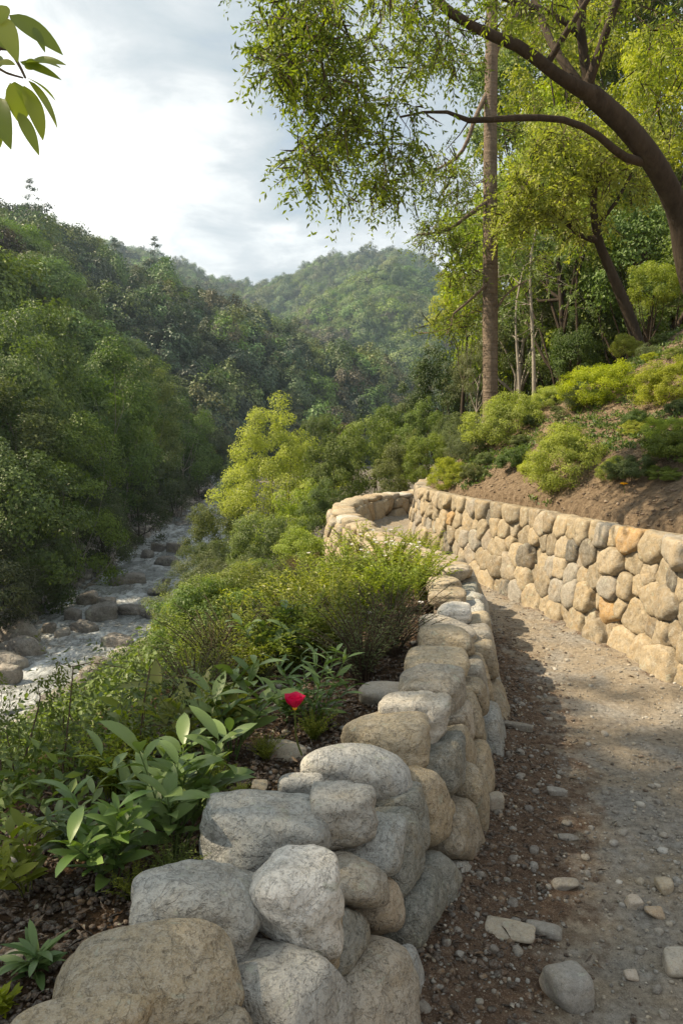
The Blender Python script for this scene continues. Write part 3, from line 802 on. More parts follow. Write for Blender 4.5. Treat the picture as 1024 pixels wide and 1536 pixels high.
# twigs and chips of mulch on the slope and the bed
def sticks(name, X, Y, Z, L, mat, rg):
    n = len(X); a = rg.rand(n) * 3.14; D = np.stack([np.cos(a), np.sin(a), rg.normal(size=n) * .3], 1)
    return tag(obj(name, [leaves(np.stack([X, Y, Z], 1), D, np.tile([0, 0, 1.], (n, 1)) + rg.normal(size=(n, 3)) * .4, L, L * .2, fold=.3)], mat, tint=np.repeat(rg.rand(n), 4)), kind='stuff')
m = rg.rand(len(X)) < .5
sticks('slope_bark_mulch', X[m], Y[m], gfast(X[m], Y[m]) + .012, .02 + .04 * rg.rand(m.sum()), M['clod_light'], rg)
X, Y = bed_points(9000, .9, 5, .12, 1.2)
sticks('bed_bark_mulch', X, Y, gfast(X, Y) + .02, .02 + .04 * rg.rand(len(X)), M['clod'], rg)
X, Y, a, b = path_points(14000, 5.5, 1.3); m = (rg.rand(len(X)) < np.exp(-(np.clip(a - .2, 0, 9) / .3) ** 2)); X, Y = X[m], Y[m]
sticks('path_bark_mulch', X, Y, path_z(X, Y) + .014, .02 + .035 * rg.rand(len(X)), M['clod'], rg)

# dead leaves blown against the wall feet and over the slope
X, Y, a, b = path_points(2600, 7, 1.3); m = rg.rand(len(X)) < .35 * np.exp(-(np.minimum(a - .2, b) / .28) ** 2) + .035; X, Y = X[m], Y[m]; n = len(X)
X2 = 1.2 + 5 * rg.rand(500); Y2 = 4.5 + 7 * rg.rand(500); dr, _ = sdist(X2, Y2, RW); k_ = (-dr > .3) & (-dr < 4); X2, Y2 = X2[k_], Y2[k_]
P = np.vstack([np.stack([X, Y, path_z(X, Y) + .008], 1), np.stack([X2, Y2, gfast(X2, Y2) + .02], 1)]); n = len(P); a_ = rg.rand(n) * 6.28
lfp = leaves(P, np.stack([np.cos(a_), np.sin(a_), rg.normal(size=n) * .12], 1), np.tile([0, 0, 1.], (n, 1)) + rg.normal(size=(n, 3)) * .25, .022 + .03 * rg.rand(n), .014 + .010 * rg.rand(n), fold=.25)
tag(obj('fallen_leaves', [lfp], M['clod_light'], tint=np.repeat(.3 + .7 * rg.rand(n), 4)), kind='stuff')

# single stones lying on the path
def loose(px, py, wpx, hpx, tint, label, mat='pebble', z=.02, group=None, p_=7, rot=0., name='loose_stone', hf=.7):
    c = atz(px, py, z); dist = np.linalg.norm(c - [0, 0, EYE]); rg_ = np.random.RandomState(int(px + py))
    wm, hm = wpx * dist / FPX, hpx * dist / FPX
    V, Fc = boulder(wm, hm * 1.1, min(wm, hm) * hf, rg_, sub=4, facets=5, p=p_, noise=.02)
    ca, sa = math.cos(rot), math.sin(rot); V = V @ np.array([[ca, -sa, 0], [sa, ca, 0], [0, 0, 1]]).T
    zz_ = float(path_z(np.array([c[0]]), np.array([c[1]]))[0]) if z < .1 else gz(c[0], c[1])
    return tag(link(name, mesh(name, [(V, Fc)], M[mat], tint), loc=(c[0], c[1], zz_ + min(wm, hm) * hf * .28)), label, 'stone', group)
loose(849, 1482, 46, 52, .55, 'smooth grey egg shaped pebble standing in the dirt at the bottom of the path', rot=.3, hf=1.0)
loose(764, 1399, 60, 30, .82, 'long flat ochre stone lying in the mulch below the left wall', p_=7, rot=-.35, hf=.35)
loose(816, 1390, 44, 26, .45, 'angular grey green stone beside the flat ochre one', p_=7, rot=-.3, hf=.5)
loose(740, 1215, 24, 24, .72, 'rounded tan stone at the foot of the low boulder wall', hf=.9)
loose(835, 1186, 26, 14, .42, 'small dark flat stone alone on the middle of the path', rot=-.2)
loose(776, 1096, 40, 14, .25, 'long brown clod at the edge of the mulch strip', rot=-.35, p_=12)
loose(853, 1254, 26, 10, .35, 'thin grey brown stone bedded in the worn path centre')
loose(848, 1322, 34, 16, .3, 'pair sized brown stone half buried in the trodden path')
loose(950, 1350, 20, 18, .97, 'pale pebble with a rounded top among the grey gravel')
loose(998, 1328, 20, 22, .8, 'tan pebble in the gravel at the right edge of the path')
loose(982, 1366, 22, 14, 1.0, 'reddish orange pebble in the gravel')
loose(1016, 1440, 34, 34, .85, 'large peach coloured pebble cut by the photo edge')
loose(946, 1452, 16, 14, .97, 'tiny white pebble low in the gravel patch')
loose(26, 1408, 30, 22, .8, 'round ochre stone lying in the soil of the bed', z=.36)
loose(390, 1168, 22, 20, .8, 'pinkish tan stone in the bed soil behind the grey boulders', z=.36, p_=12)
loose(430, 1115, 56, 36, .75, 'lumpy tan rock in the bed below the red flower', z=.36, p_=14)
loose(330, 1245, 40, 30, .35, 'flat grey brown stone in the bed behind the largest grey boulder', z=.36, p_=12)
loose(585, 1042, 86, 44, .66, 'crumbly light brown lump of rock set behind the grey cap boulders', z=.38, p_=5, hf=.8)
# ---------------------------------------------------------------- foliage
def proj(P):
    P = np.asarray(P, float) - [0, 0, EYE]
    d = P[..., 1] * CP - P[..., 2] * SP; u = P[..., 1] * SP + P[..., 2] * CP
    return 512 + FPX * P[..., 0] / d, 768 - FPX * u / d
miss = [0]
def hit(px, py, t0=1.2, t1=140):
    """where the sight line meets the ground"""
    r = ray(px, py); ts = np.geomspace(t0, t1, 4000); P = np.array([0, 0, EYE]) + r * ts[:, None]
    m = P[:, 2] < gfast(P[:, 0], P[:, 1])
    miss[0] = int(not m.any())
    if not m.any(): k = np.argmin((P[:, 2] - gfast(P[:, 0], P[:, 1]))[(P[:, 1] > 6) & (P[:, 1] < 14)]); return P[(P[:, 1] > 6) & (P[:, 1] < 14)][k]
    return P[np.argmax(m)]

def rdir(rg, n, up=0.):
    v_ = rg.normal(size=(n, 3)); v_ = nrm(v_); v_[:, 2] += up; return nrm(v_)

def crown(rg, n, L, W, ax=(1, 1, .85), K=60, rc=.26, inner=.5, up=.3, droop=.0, nr=.28, ow=.6, shape='dome', lump=.18, low=-.55):
    """leaves gathered in clumps over an uneven crown; returns part, tint, clump centres"""
    d = rdir(rg, K * 3, .25); d = d[d[:, 2] > low][:K]; K = len(d)
    rad = inner + (1 - inner) * rg.rand(K) ** .45
    ph = rg.rand(6) * 6.28
    lum = 1 + lump * (np.sin(d[:, 0] * 4 + ph[0]) + np.sin(d[:, 1] * 5 + ph[1]) + np.sin(d[:, 2] * 4 + ph[2])) / 1.5
    C = d * (rad * lum)[:, None] * np.array(ax)
    if shape == 'cone':
        h = rg.rand(K) ** 1.0; a = rg.rand(K) * 6.28; r = (1 - h) ** .8 * (.5 + .5 * rg.rand(K)) * (1 + .25 * np.sin(h * 40))
        C = np.stack([np.cos(a) * r * ax[0], np.sin(a) * r * ax[1], (h * 2 - 1) * ax[2]], 1); rcs = rc * (.45 + .7 * (1 - h)) * rg.uniform(.7, 1.3, K)
    else: rcs = rc * rg.uniform(.6, 1.4, K)
    wts = rcs ** 2; k = rg.choice(K, n, p=wts / wts.sum())
    o = rdir(rg, n, .25); rr = rg.rand(n) ** .4
    sp = np.array([1, 1, .72]) if shape != 'cone' else np.array([1.15, 1.15, .4])
    P = C[k] + o * (rcs[k] * rr)[:, None] * sp
    out = nrm(P / np.array(ax))
    N = nrm(o * (1.5 - ow) + out * ow + np.array([0, 0, up]) + rg.normal(size=(n, 3)) * nr)
    D = nrm(np.cross(N, rg.normal(size=(n, 3)))); D[:, 2] -= droop
    Ls_ = L * rg.uniform(.6, 1.35, n)
    ct = rg.rand(K)
    tn = np.clip(.45 * ct[k] + .45 * rg.rand(n) + .15 * rr, 0, 1)
    return leaves(P - D * Ls_[:, None] * .4, D, N, Ls_, Ls_ * W / L), np.repeat(tn, 4), C

def limbs(rg, C, hc, r0, base=(0, 0, 0), n=9, split=.45, sides=7, lean=(0, 0)):
    """a tapering trunk from the foot to near the crown, and limbs reaching out to clumps"""
    top = np.array([lean[0], lean[1], hc * .98]); b = np.array(base, float)
    tr = bez(b, top, 0, 9, .04, rg); parts = tube(tr, np.linspace(r0, r0 * .3, 9), sides, .07, rg.randint(999))
    sel = rg.permutation(len(C))[:n]
    for i in sel:
        t_ = rg.uniform(split, .95); j = int(t_ * 8); e = C[i] + [0, 0, hc]
        parts += tube(bez(tr[j], e, -.05, 6, .07, rg), np.linspace(r0 * .45 * (1.1 - t_ * .5), r0 * .06, 6), 5, .05, rg.randint(999))
    return parts

greens = {
    'near_ridge': leaf_mat('hillside_foliage', (.036, .070, .018), (.18, .26, .055), .25),
    'far': leaf_mat('distant_foliage', (.05, .078, .028), (.15, .20, .055), .12, rnd=.7),
    'russet': leaf_mat('russet_foliage', (.055, .050, .024), (.12, .108, .050), .12),
    'conifer': leaf_mat('conifer_foliage', (.022, .044, .024), (.065, .105, .052), .1),
    'bright': leaf_mat('bright_foliage', (.12, .165, .024), (.36, .40, .055), .42, rnd=.25),
    'sunny': leaf_mat('sunny_tree_foliage', (.17, .21, .035), (.46, .50, .075), .40, rnd=.1),
    'yellow': leaf_mat('yellow_green_foliage', (.12, .165, .018), (.44, .48, .05), .42, rnd=.15),
    'mid': leaf_mat('green_foliage', (.05, .085, .020), (.18, .235, .055), .32),
    'grey': leaf_mat('grey_green_foliage', (.06, .085, .038), (.18, .215, .095), .25),
    'dark': leaf_mat('dark_foliage', (.028, .048, .016), (.10, .14, .040), .2),
    'waxy': leaf_mat('waxy_broad_leaf', (.07, .13, .04), (.22, .31, .10), .25, rough=.4, spec=.4, rnd=.15),
    'lime': leaf_mat('lime_leaf', (.16, .20, .02), (.38, .42, .05), .45, rough=.4, rnd=.15),
    'dry': leaf_mat('dry_stems', (.09, .065, .040), (.20, .15, .095), .1),
    'over': leaf_mat('overhanging_foliage', (.05, .085, .018), (.27, .32, .050), .50, tcol=(1.4, 1.5, .5), rnd=.1),
    'twigleaf': leaf_mat('glossy_backlit_leaf', (.20, .28, .035), (.48, .54, .08), .62, tcol=(1.5, 1.5, .4), rough=.35, rnd=.1, spec=.4),
}
barks = {
    'brown': bark_mat('brown_bark', (.022, .017, .013), (.085, .066, .048), 5, .18, .8),
    'grey': bark_mat('ringed_grey_bark', (.075, .056, .042), (.24, .19, .145), 7, .6, 1.0, rings=True),
    'pale': bark_mat('pale_bark', (.18, .16, .13), (.40, .37, .32), 8, .4, .4),
    'twig': bark_mat('twig_bark', (.05, .035, .025), (.13, .095, .065), 20, .4, .3),
}
protos = {}
def proto(key, mat, bark, seed, n, L, W, hc=1.3, r0=.07, name='tree', trunk='trunk', cr='crown', nl=9, lean=(0, 0), split=.45, **k):
    rg_ = np.random.RandomState(seed)
    part, tn, C = crown(rg_, n, L, W, **k)
    part = (part[0] + [0, 0, hc], part[1])
    rt = bpy.data.objects.new(name, None)
    cm = mesh(cr, [part], greens[mat], tn, smooth_=False)
    tm = mesh(trunk, limbs(rg_, C, hc, r0, (0, 0, -1.6), nl, split, lean=lean), barks[bark])
    protos.setdefault(key, []).append((name, cm, tm, hc, cr, trunk))

def plant(key, i, loc, rotz, sc, label, category, group=None, name=None, rotx=0):
    nm, cm, tm, hc, cr, tk = protos[key][i % len(protos[key])]
    e = empty(name or nm, loc, label, category, group, rotz, sc)
    e.rotation_euler[0] = rotx
    for part_name, me in ((cr, cm), (tk, tm)):
        o = bpy.data.objects.new(part_name, me); col.objects.link(o); o.parent = e
    return e

for s_ in range(4):   # far hillside broadleaf trees
    proto('hill', 'near_ridge', 'brown', 100 + s_, 10000, .058, .048, K=60, rc=.26, nr=.16, ow=.85, inner=.72, ax=(1, 1, [.85, 1.05, .75, .95][s_]), hc=1.25, r0=.06, name='broadleaf_tree', lump=.22)
for s_ in range(2):
    proto('hillconifer', 'conifer', 'brown', 120 + s_, 3600, .085, .035, K=80, rc=.24, ax=(.72, .72, 1.3), hc=1.35, shape='cone', r0=.05, name='conifer_tree', up=.7)
proto('russet', 'russet', 'brown', 131, 4200, .085, .055, K=50, rc=.25, ax=(.75, .75, 1.0), hc=1.2, name='russet_tree')
for s_ in range(3):
    proto('bank', 'mid', 'pale', 140 + s_, 19000, .042, .030, K=75, rc=.23, ow=.85, nr=.22, ax=(1, 1, [1.2, 1.0, 1.35][s_]), hc=1.25, r0=.035, name='riverside_tree', lump=.16, low=-.95, inner=.7)
for s_ in range(2):
    proto('bankdark', 'dark', 'brown', 150 + s_, 17000, .042, .030, K=70, rc=.24, ow=.85, nr=.22, ax=(1, 1, 1.05), hc=1.0, r0=.035, name='riverside_tree', lump=.16, low=-.95, inner=.7)
for s_ in range(3):
    proto('forest', 'bright', 'brown', 160 + s_, 16000, .046, .028, K=80, rc=.20, ax=(1, 1, [.95, 1.2, .8][s_]), hc=1.5, name='forest_tree', lump=.24, inner=.4, nr=.5)
for s_ in range(2):
    proto('forestmid', 'mid', 'brown', 170 + s_, 16000, .046, .028, K=80, rc=.21, ax=(1, 1, [1.0, 1.25][s_]), hc=1.5, name='forest_tree', lump=.24, inner=.4, nr=.5)
proto('forestdark', 'dark', 'brown', 180, 14000, .052, .028, K=90, rc=.22, ax=(1, 1, 1.1), hc=1.4, name='forest_tree', lump=.2)
proto('olive', 'grey', 'pale', 186, 15000, .045, .018, K=90, rc=.2, ax=(1, 1, 1.2), hc=1.5, name='forest_tree', lump=.2)
proto('lightree', 'sunny', 'brown', 190, 42000, .034, .018, K=190, rc=.17, ax=(1, 1, 1.35), nr=.5, hc=1.3, r0=.05, name='valley_tree', lump=.22, low=-.95, inner=.35)
for s_ in range(3):   # fine leaved shrubs of the bank
    proto('shrub', 'grey', 'twig', 200 + s_, 15000, .046, .020, K=90, rc=.2, nr=.5, ax=(1, 1, [.8, .95, .7][s_]), hc=.55, r0=.03, name='shrub', trunk='stems', cr='foliage', lump=.22, low=-.85, inner=.35, split=.1, nl=14)
for s_ in range(2):
    proto('shrubmid', 'mid', 'twig', 210 + s_, 14000, .055, .026, K=100, rc=.2, ax=(1, 1, .85), hc=.55, r0=.03, name='shrub', trunk='stems', cr='foliage', lump=.24, low=-.85, inner=.35, split=.1, nl=14)
for s_ in range(2):
    proto('shrubbright', 'bright', 'twig', 220 + s_, 14000, .055, .026, K=100, rc=.2, ax=(1, 1, .85), hc=.55, r0=.03, name='shrub', trunk='stems', cr='foliage', lump=.24, low=-.85, inner=.35, split=.1, nl=14)
for s_ in range(3):   # clipped looking yellow-green bushes on the slope
    proto('bush', 'yellow', 'twig', 230 + s_, 26000, .050, .020, K=170, rc=.17, ax=(1, 1, [.72, .8, .66][s_]), hc=.30, r0=.03, name='bush', trunk='stems', cr='foliage', lump=.14, low=-.8, up=.9, droop=-.3, nr=.6, split=.1, nl=14, inner=.45)
proto('bushdark', 'mid', 'twig', 240, 13000, .07, .032, K=90, rc=.2, ax=(1, 1, .6), hc=.34, r0=.03, name='bush', trunk='stems', cr='foliage', lump=.25, low=-.4, split=.1, nl=12)
proto('dead', 'dry', 'twig', 250, 9000, .09, .008, K=70, rc=.26, ax=(1, 1, .7), hc=.5, r0=.03, name='dead_shrub', trunk='stems', cr='twigs', lump=.25, low=-.4, split=.1, nl=16)

def crown_at(key, i, px, py, Y, wpx, label, category, group=None, rot=None, hfac=1., name=None):
    """a tree whose crown shows at this place, standing on the ground below it"""
    nm, cm, tm, hc, cr, tk = protos[key][i % len(protos[key])]
    c = at(px, py, Y); sc = wpx * Y / FPX / 2
    g = gz(c[0], c[1]); H = c[2] - g
    sz = H / hc
    sz2 = min(max(sz, sc * .75), sc * 1.25)
    return plant(key, i, (c[0], c[1], c[2] - sz2 * hc if sz > sz2 else g), (px * 7 + py) % 6.28 if rot is None else rot, (sc, sc, sz2), label, category, group, name)
def sit(key, i, px, py, wpx, label, category, group=None, hz=1., name=None):
    if key == 'bushdark': wpx = wpx * .8
    """a plant whose foot shows at this place"""
    h = hit(px, py); sc = wpx * h[1] / FPX / 2
    return plant(key, i, (h[0], h[1], h[2] - .03 * sc), (px * 3 + py) % 6.28, (sc, sc, sc * hz), label, category, group, name)

# ---------------------------------------------------------------- hills beyond the valley
def hill_mat(name, a, b):
    m, t = newmat(name)
    co = t.n('ShaderNodeNewGeometry').outputs['Position']
    n1 = t.noise(co, .12, 7, .7)
    p = t.n('ShaderNodeBsdfPrincipled', {'Base Color': t.ramp(n1, [(.35, a), (.65, b)]), 'Roughness': 1., 'Specular IOR Level': .05})
    t.n('ShaderNodeOutputMaterial', {0: p.outputs[0]}); return m
M['hill'] = hill_mat('wooded_slope', (.022, .030, .013), (.05, .062, .024))

def ridge(name, crest, foot, back, nu=120, nv=40, rough=2.5, seed=0, bulge=.12):
    """hill slope between a crest line and a foot line (world points), with a falling back side"""
    A = smooth(crest, 1.0); B = smooth(foot, 1.0)
    A = A[np.linspace(0, len(A) - 1, nu).astype(int)]; B = B[np.linspace(0, len(B) - 1, nu).astype(int)]
    t = np.linspace(0, 1, nv)[None, :, None]
    G = B[:, None] * (1 - t) + A[:, None] * t
    H = np.linalg.norm(A - B, axis=1)[:, None]
    G[..., 2] += bulge * H * np.sin(t[..., 0] * math.pi)
    w_ = np.sin(np.clip(t[..., 0] * 1.0, 0, 1) * math.pi) ** .6
    G[..., 2] += rough * w_ * sn(G[..., 0], G[..., 1], seed, 4, .35 / rough)
    Bk = A[:, None] + np.array(back)[None, None] * np.linspace(.1, 1, 8)[None, :, None]
    G2 = np.concatenate([G, Bk], 1)
    tag(obj(name, [(G2.reshape(-1, 3), gridf(nv + 8, nu))], M['hill']), kind='structure')
    return G

fcol = {}
def gn_group(name, collection):
    """instances on the vertices of a point mesh, picked and sized by its attributes"""
    ng = bpy.data.node_groups.new(name, 'GeometryNodeTree')
    ng.interface.new_socket('Geometry', in_out='INPUT', socket_type='NodeSocketGeometry')
    ng.interface.new_socket('Geometry', in_out='OUTPUT', socket_type='NodeSocketGeometry')
    N_ = ng.nodes; K_ = ng.links
    gi = N_.new('NodeGroupInput'); go = N_.new('NodeGroupOutput')
    ci = N_.new('GeometryNodeCollectionInfo'); ci.inputs['Collection'].default_value = collection
    ci.inputs['Separate Children'].default_value = True; ci.inputs['Reset Children'].default_value = True
    ip = N_.new('GeometryNodeInstanceOnPoints'); ip.inputs['Pick Instance'].default_value = True
    def na(nm, ty):
        a = N_.new('GeometryNodeInputNamedAttribute'); a.data_type = ty; a.inputs['Name'].default_value = nm; return a.outputs['Attribute']
    K_.new(gi.outputs[0], ip.inputs['Points']); K_.new(ci.outputs[0], ip.inputs['Instance'])
    K_.new(na('pick', 'INT'), ip.inputs['Instance Index']); K_.new(na('turn', 'FLOAT_VECTOR'), ip.inputs['Rotation']); K_.new(na('size', 'FLOAT_VECTOR'), ip.inputs['Scale'])
    K_.new(ip.outputs[0], go.inputs[0])
    return ng
farset = bpy.data.collections.new('far_tree_models')
for i in range(6):
    rg_ = np.random.RandomState(300 + i)
    cone = i in (4,)
    part, tn, C = crown(rg_, 2600, .085, .075, ow=.9, inner=.75, nr=.15, ax=(.6, .6, 1.3) if cone else (1, 1, [.9, .75, 1.1, 1., 1, .9][i]), K=34 if not cone else 60, rc=.32 if not cone else .26, shape='cone' if cone else 'dome', lump=.2, low=-.4)
    part = (part[0] + [0, 0, .75], part[1])
    o = bpy.data.objects.new('far_tree_%s' % 'abcdef'[i], mesh('far_tree', [part], greens[['far', 'conifer', 'far', 'near_ridge', 'conifer', 'russet'][i]], tn, smooth_=False))
    farset.objects.link(o)
gn_far = gn_group('far_forest', farset)
def forest(name, P, S_, picks, label=None):
    me = bpy.data.meshes.new(name); me.vertices.add(len(P)); me.vertices.foreach_set('co', P.astype(np.float32).ravel())
    a = me.attributes.new('pick', 'INT', 'POINT'); a.data.foreach_set('value', picks.astype(np.int32))
    a = me.attributes.new('turn', 'FLOAT_VECTOR', 'POINT'); r = np.zeros((len(P), 3)); r[:, 2] = np.random.RandomState(4).rand(len(P)) * 6.28; a.data.foreach_set('vector', r.astype(np.float32).ravel())
    a = me.attributes.new('size', 'FLOAT_VECTOR', 'POINT'); a.data.foreach_set('vector', S_.astype(np.float32).ravel())
    me.update()
    o = link(name, me); md = o.modifiers.new('trees', 'NODES'); md.node_group = gn_far
    return tag(o, label, kind='stuff')
def wood(name, G, n, size, seed, label, probs=(.3, .25, .15, .12, .06, .12), edge=True):
    rg_ = np.random.RandomState(seed)
    nu, nv = G.shape[:2]
    u = rg_.rand(n) * (nu - 1.01); v_ = rg_.rand(n) * (nv - 1.01)
    if edge: v_[: n // 8] = nv - 1.5
    i, j = u.astype(int), v_.astype(int); fu, fv = (u - i)[:, None], (v_ - j)[:, None]
    P = (G[i, j] * (1 - fu) + G[i + 1, j] * fu) * (1 - fv) + (G[i, j + 1] * (1 - fu) + G[i + 1, j + 1] * fu) * fv
    s_ = size * rg_.uniform(.6, 1.35, n) * (1 + .2 * sn(P[:, 0] * .1, P[:, 1] * .1, 5, 2, 1.))
    P[:, 2] -= s_ * .15
    return forest(name, P, np.stack([s_, s_, s_ * rg_.uniform(.85, 1.35, n)], 1), rg_.choice(6, n, p=probs), label)

def pts(lst, dz=0): return [tuple(at(x, y, Y) + [0, 0, dz]) for x, y, Y in lst]
# second ridge behind the near left hillside
G = ridge('valley_ridge', pts([(-330, 210, 150), (-150, 265, 160), (0, 318, 170), (60, 340, 175), (110, 366, 180), (165, 398, 186), (230, 432, 192), (300, 472, 200), (360, 494, 206), (430, 520, 214), (500, 548, 222), (560, 575, 228), (620, 602, 236), (700, 650, 244), (800, 700, 250)], -8.5),
          pts([(-500, 690, 90), (-200, 700, 95), (0, 705, 100), (200, 705, 110), (400, 700, 130), (600, 705, 160), (800, 720, 190)]), (0, 60, -45), rough=3.5, seed=51)
wood('ridge_forest', G, 2300, 3.6, 52, 'dense mixed forest covering the ridge across the valley', probs=(.24, .38, .12, .08, .12, .06))
# far mountain: main mass, left shoulder and the lighter middle spur
G = ridge('far_mountain', pts([(-60, 350, 560), (90, 366, 580), (190, 384, 600), (260, 408, 610), (320, 428, 620), (385, 440, 640), (430, 428, 640), (480, 406, 640), (530, 392, 640), (585, 388, 640), (630, 402, 630), (680, 432, 620), (740, 470, 600), (830, 520, 580), (980, 560, 560)], -6),
          pts([(-60, 600, 400), (200, 610, 410), (400, 610, 420), (600, 620, 430), (800, 640, 430), (980, 660, 430)]), (0, 200, -140), nu=160, nv=60, rough=11, seed=61, bulge=.02)
wood('mountain_forest', G, 6500, 6.0, 62, 'hazy forest covering the far mountain', probs=(.30, .08, .22, .38, .0, .02))
G = ridge('mountain_spur', pts([(380, 570, 400), (440, 520, 420), (490, 470, 440), (535, 440, 455), (580, 426, 465), (625, 438, 465), (680, 476, 455), (740, 520, 440), (830, 560, 430)], -5),
          pts([(360, 660, 300), (450, 660, 300), (550, 660, 300), (700, 680, 300), (830, 680, 300)]), (20, 90, -60), nu=100, nv=50, rough=7, seed=71, bulge=.10)
wood('spur_forest', G, 3600, 5.0, 72, 'forest on the rounded spur in front of the mountain, its green brightened as if sunlit', probs=(.12, .03, .12, .70, .0, .03))  # mostly the brighter foliage: light on the spur put into leaf colour
G = ridge('mountain_shoulder', pts([(80, 380, 430), (180, 398, 440), (240, 420, 445), (300, 446, 450), (360, 468, 455), (420, 500, 460), (470, 540, 460), (520, 600, 455)], -5),
          pts([(60, 640, 300), (200, 640, 305), (350, 640, 310), (450, 650, 320), (520, 660, 330)]), (0, 90, -70), nu=90, nv=40, rough=6, seed=81, bulge=.05)
wood('shoulder_forest', G, 3000, 5.0, 82, 'blue green forest on the long shoulder left of the mountain')
# countable trees that stand up from the second ridge
for x, y, Y, w_, key, lab in [(46, 322, 165, 34, 'hillconifer', 'tall dark conifer standing alone highest on the left skyline'),
                              (110, 372, 172, 44, 'hill', 'rounded broadleaf tree rising on the skyline right of the lone conifer'),
                              (172, 398, 178, 26, 'hillconifer', 'narrow dark tree where the left ridge meets the mountain shoulder'),
                              (232, 402, 185, 30, 'hillconifer', 'spiky conifer standing against the pale shoulder of the mountain'),
                              (352, 496, 200, 44, 'hill', 'sunlit round tree on the crest of the second ridge'), (322, 470, 200, 20, 'hillconifer', 'slim pointed conifer on the descending ridge line'),
                              (140, 420, 160, 30, 'hillconifer', 'dark pointed conifer below the skyline between the rounded tree and the narrow one'), (262, 452, 180, 26, 'hillconifer', 'pointed conifer just right of the spiky one against the shoulder'),
                              (205, 445, 168, 30, 'hillconifer', 'broad dark conifer below the spiky one on the second ridge'), (88, 400, 160, 28, 'hillconifer', 'dark conifer on the ridge face below the lone skyline conifer'), (385, 512, 204, 22, 'hillconifer', 'small pointed conifer right of the sunlit round tree'),
                              (450, 545, 210, 20, 'hillconifer', 'small dark conifer low on the descending ridge')]:
    c = at(x, y, Y); sc = w_ * Y / FPX / 2; asp = 1.7 if key == 'hillconifer' else 1.
    plant(key, x % 3, (c[0], c[1], c[2] - sc * 1.6 * asp), x % 6, (sc * 2.1, sc * 2.1, sc * 1.3 * asp), lab, 'tree')

# ---------------------------------------------------------------- near left hillside and river bank
rg = np.random.RandomState(31)
placed = []
def free(x, y, r, ff=.55):
    return all((x - a) ** 2 + (y - b) ** 2 > (ff * (r + c)) ** 2 for a, b, c in placed)
front = [  # px, py, Y, width px, kind, label
    (24, 640, 38, 200, 'bank', 0, 'tall light green tree with pale bare branches at the left edge above the river'),
    (150, 655, 46, 170, 'bank', 1, 'rounded green tree left of centre of the river bank row'),
    (215, 660, 55, 120, 'bank', 2, 'tall grey green tree in the river bank row, before the dark gap'),
    (270, 680, 66, 110, 'bank', 1, 'olive green tree where the river bends out of sight'),
    (100, 770, 36, 170, 'bank', 2, 'green tree leaning over the rocky edge of the river'),
    (20, 800, 30, 250, 'bankdark', 0, 'large dark leafy tree hanging over the boulders at the left edge'),
    (150, 800, 40, 110, 'bankdark', 1, 'small dark tree at the water edge behind the rock bar'),
    (205, 745, 50, 120, 'bankdark', 0, 'dark tree at the waterside below the grey green tree'),
    (255, 745, 64, 80, 'bankdark', 1, 'dark narrow tree closest to the river bend'),
    (300, 700, 80, 90, 'bankdark', 0, 'shadowed tree beyond the river bend'),
    (-60, 700, 34, 260, 'bank', 1, 'green tree partly cut by the photo edge above the dark waterside tree'),
    (90, 690, 44, 130, 'bankdark', 1, 'dark tree filling the gap behind the pale branched tree'),
    (-50, 880, 26, 200, 'bankdark', 1, 'dark bush like tree at the left edge just above the boulders'),
    (60, 868, 31, 90, 'bankdark', 0, 'low dark foliage over the rocks at the left bank'),
]
for i, (x, y, Y, w_, key, k, lab) in enumerate(front):
    c = at(x, y, Y); placed.append((c[0], c[1], w_ * Y / FPX / 2 * .8))
    crown_at(key, k, x, y, Y, w_, lab, 'tree')
n_hill = 0
for it in range(9000):
    Y = rg.uniform(30, 118); X = rg.uniform(-62, -10)
    dv, sv = sdq([X], [Y], 'R'); a = dv[0] - float(river_half(sv[0]))
    if a < 3.5 or a > 32: continue
    r = rg.uniform(2.7, 4.7) * (.75 if a < 8 else 1)
    if not free(X, Y, r, .5): continue
    p0 = proj([X, Y, gz(X, Y) + 2 * r])
    if p0[0] < -160 or p0[0] > 420: continue
    placed.append((X, Y, r)); n_hill += 1
    kk = rg.rand()
    key = 'hill' if kk < .80 else ('russet' if kk < .9 else 'hillconifer')
    lab = {'hill': 'one of the round green broadleaf trees covering the near left hillside', 'russet': 'one of the brownish trees dotted over the near left hillside', 'hillconifer': 'one of the dark conifers among the broadleaf trees of the near left hillside'}[key]
    plant(key, rg.randint(4), (X, Y, gz(X, Y) - .3), rg.rand() * 6.28, (r, r, r * rg.uniform(.85, 1.15)), lab, 'tree', {'hill': 'broadleaf trees on the near left hillside', 'russet': 'brownish trees on the near left hillside', 'hillconifer': 'conifers on the near left hillside'}[key])
    if n_hill > 230: break
print('hillside trees', n_hill)

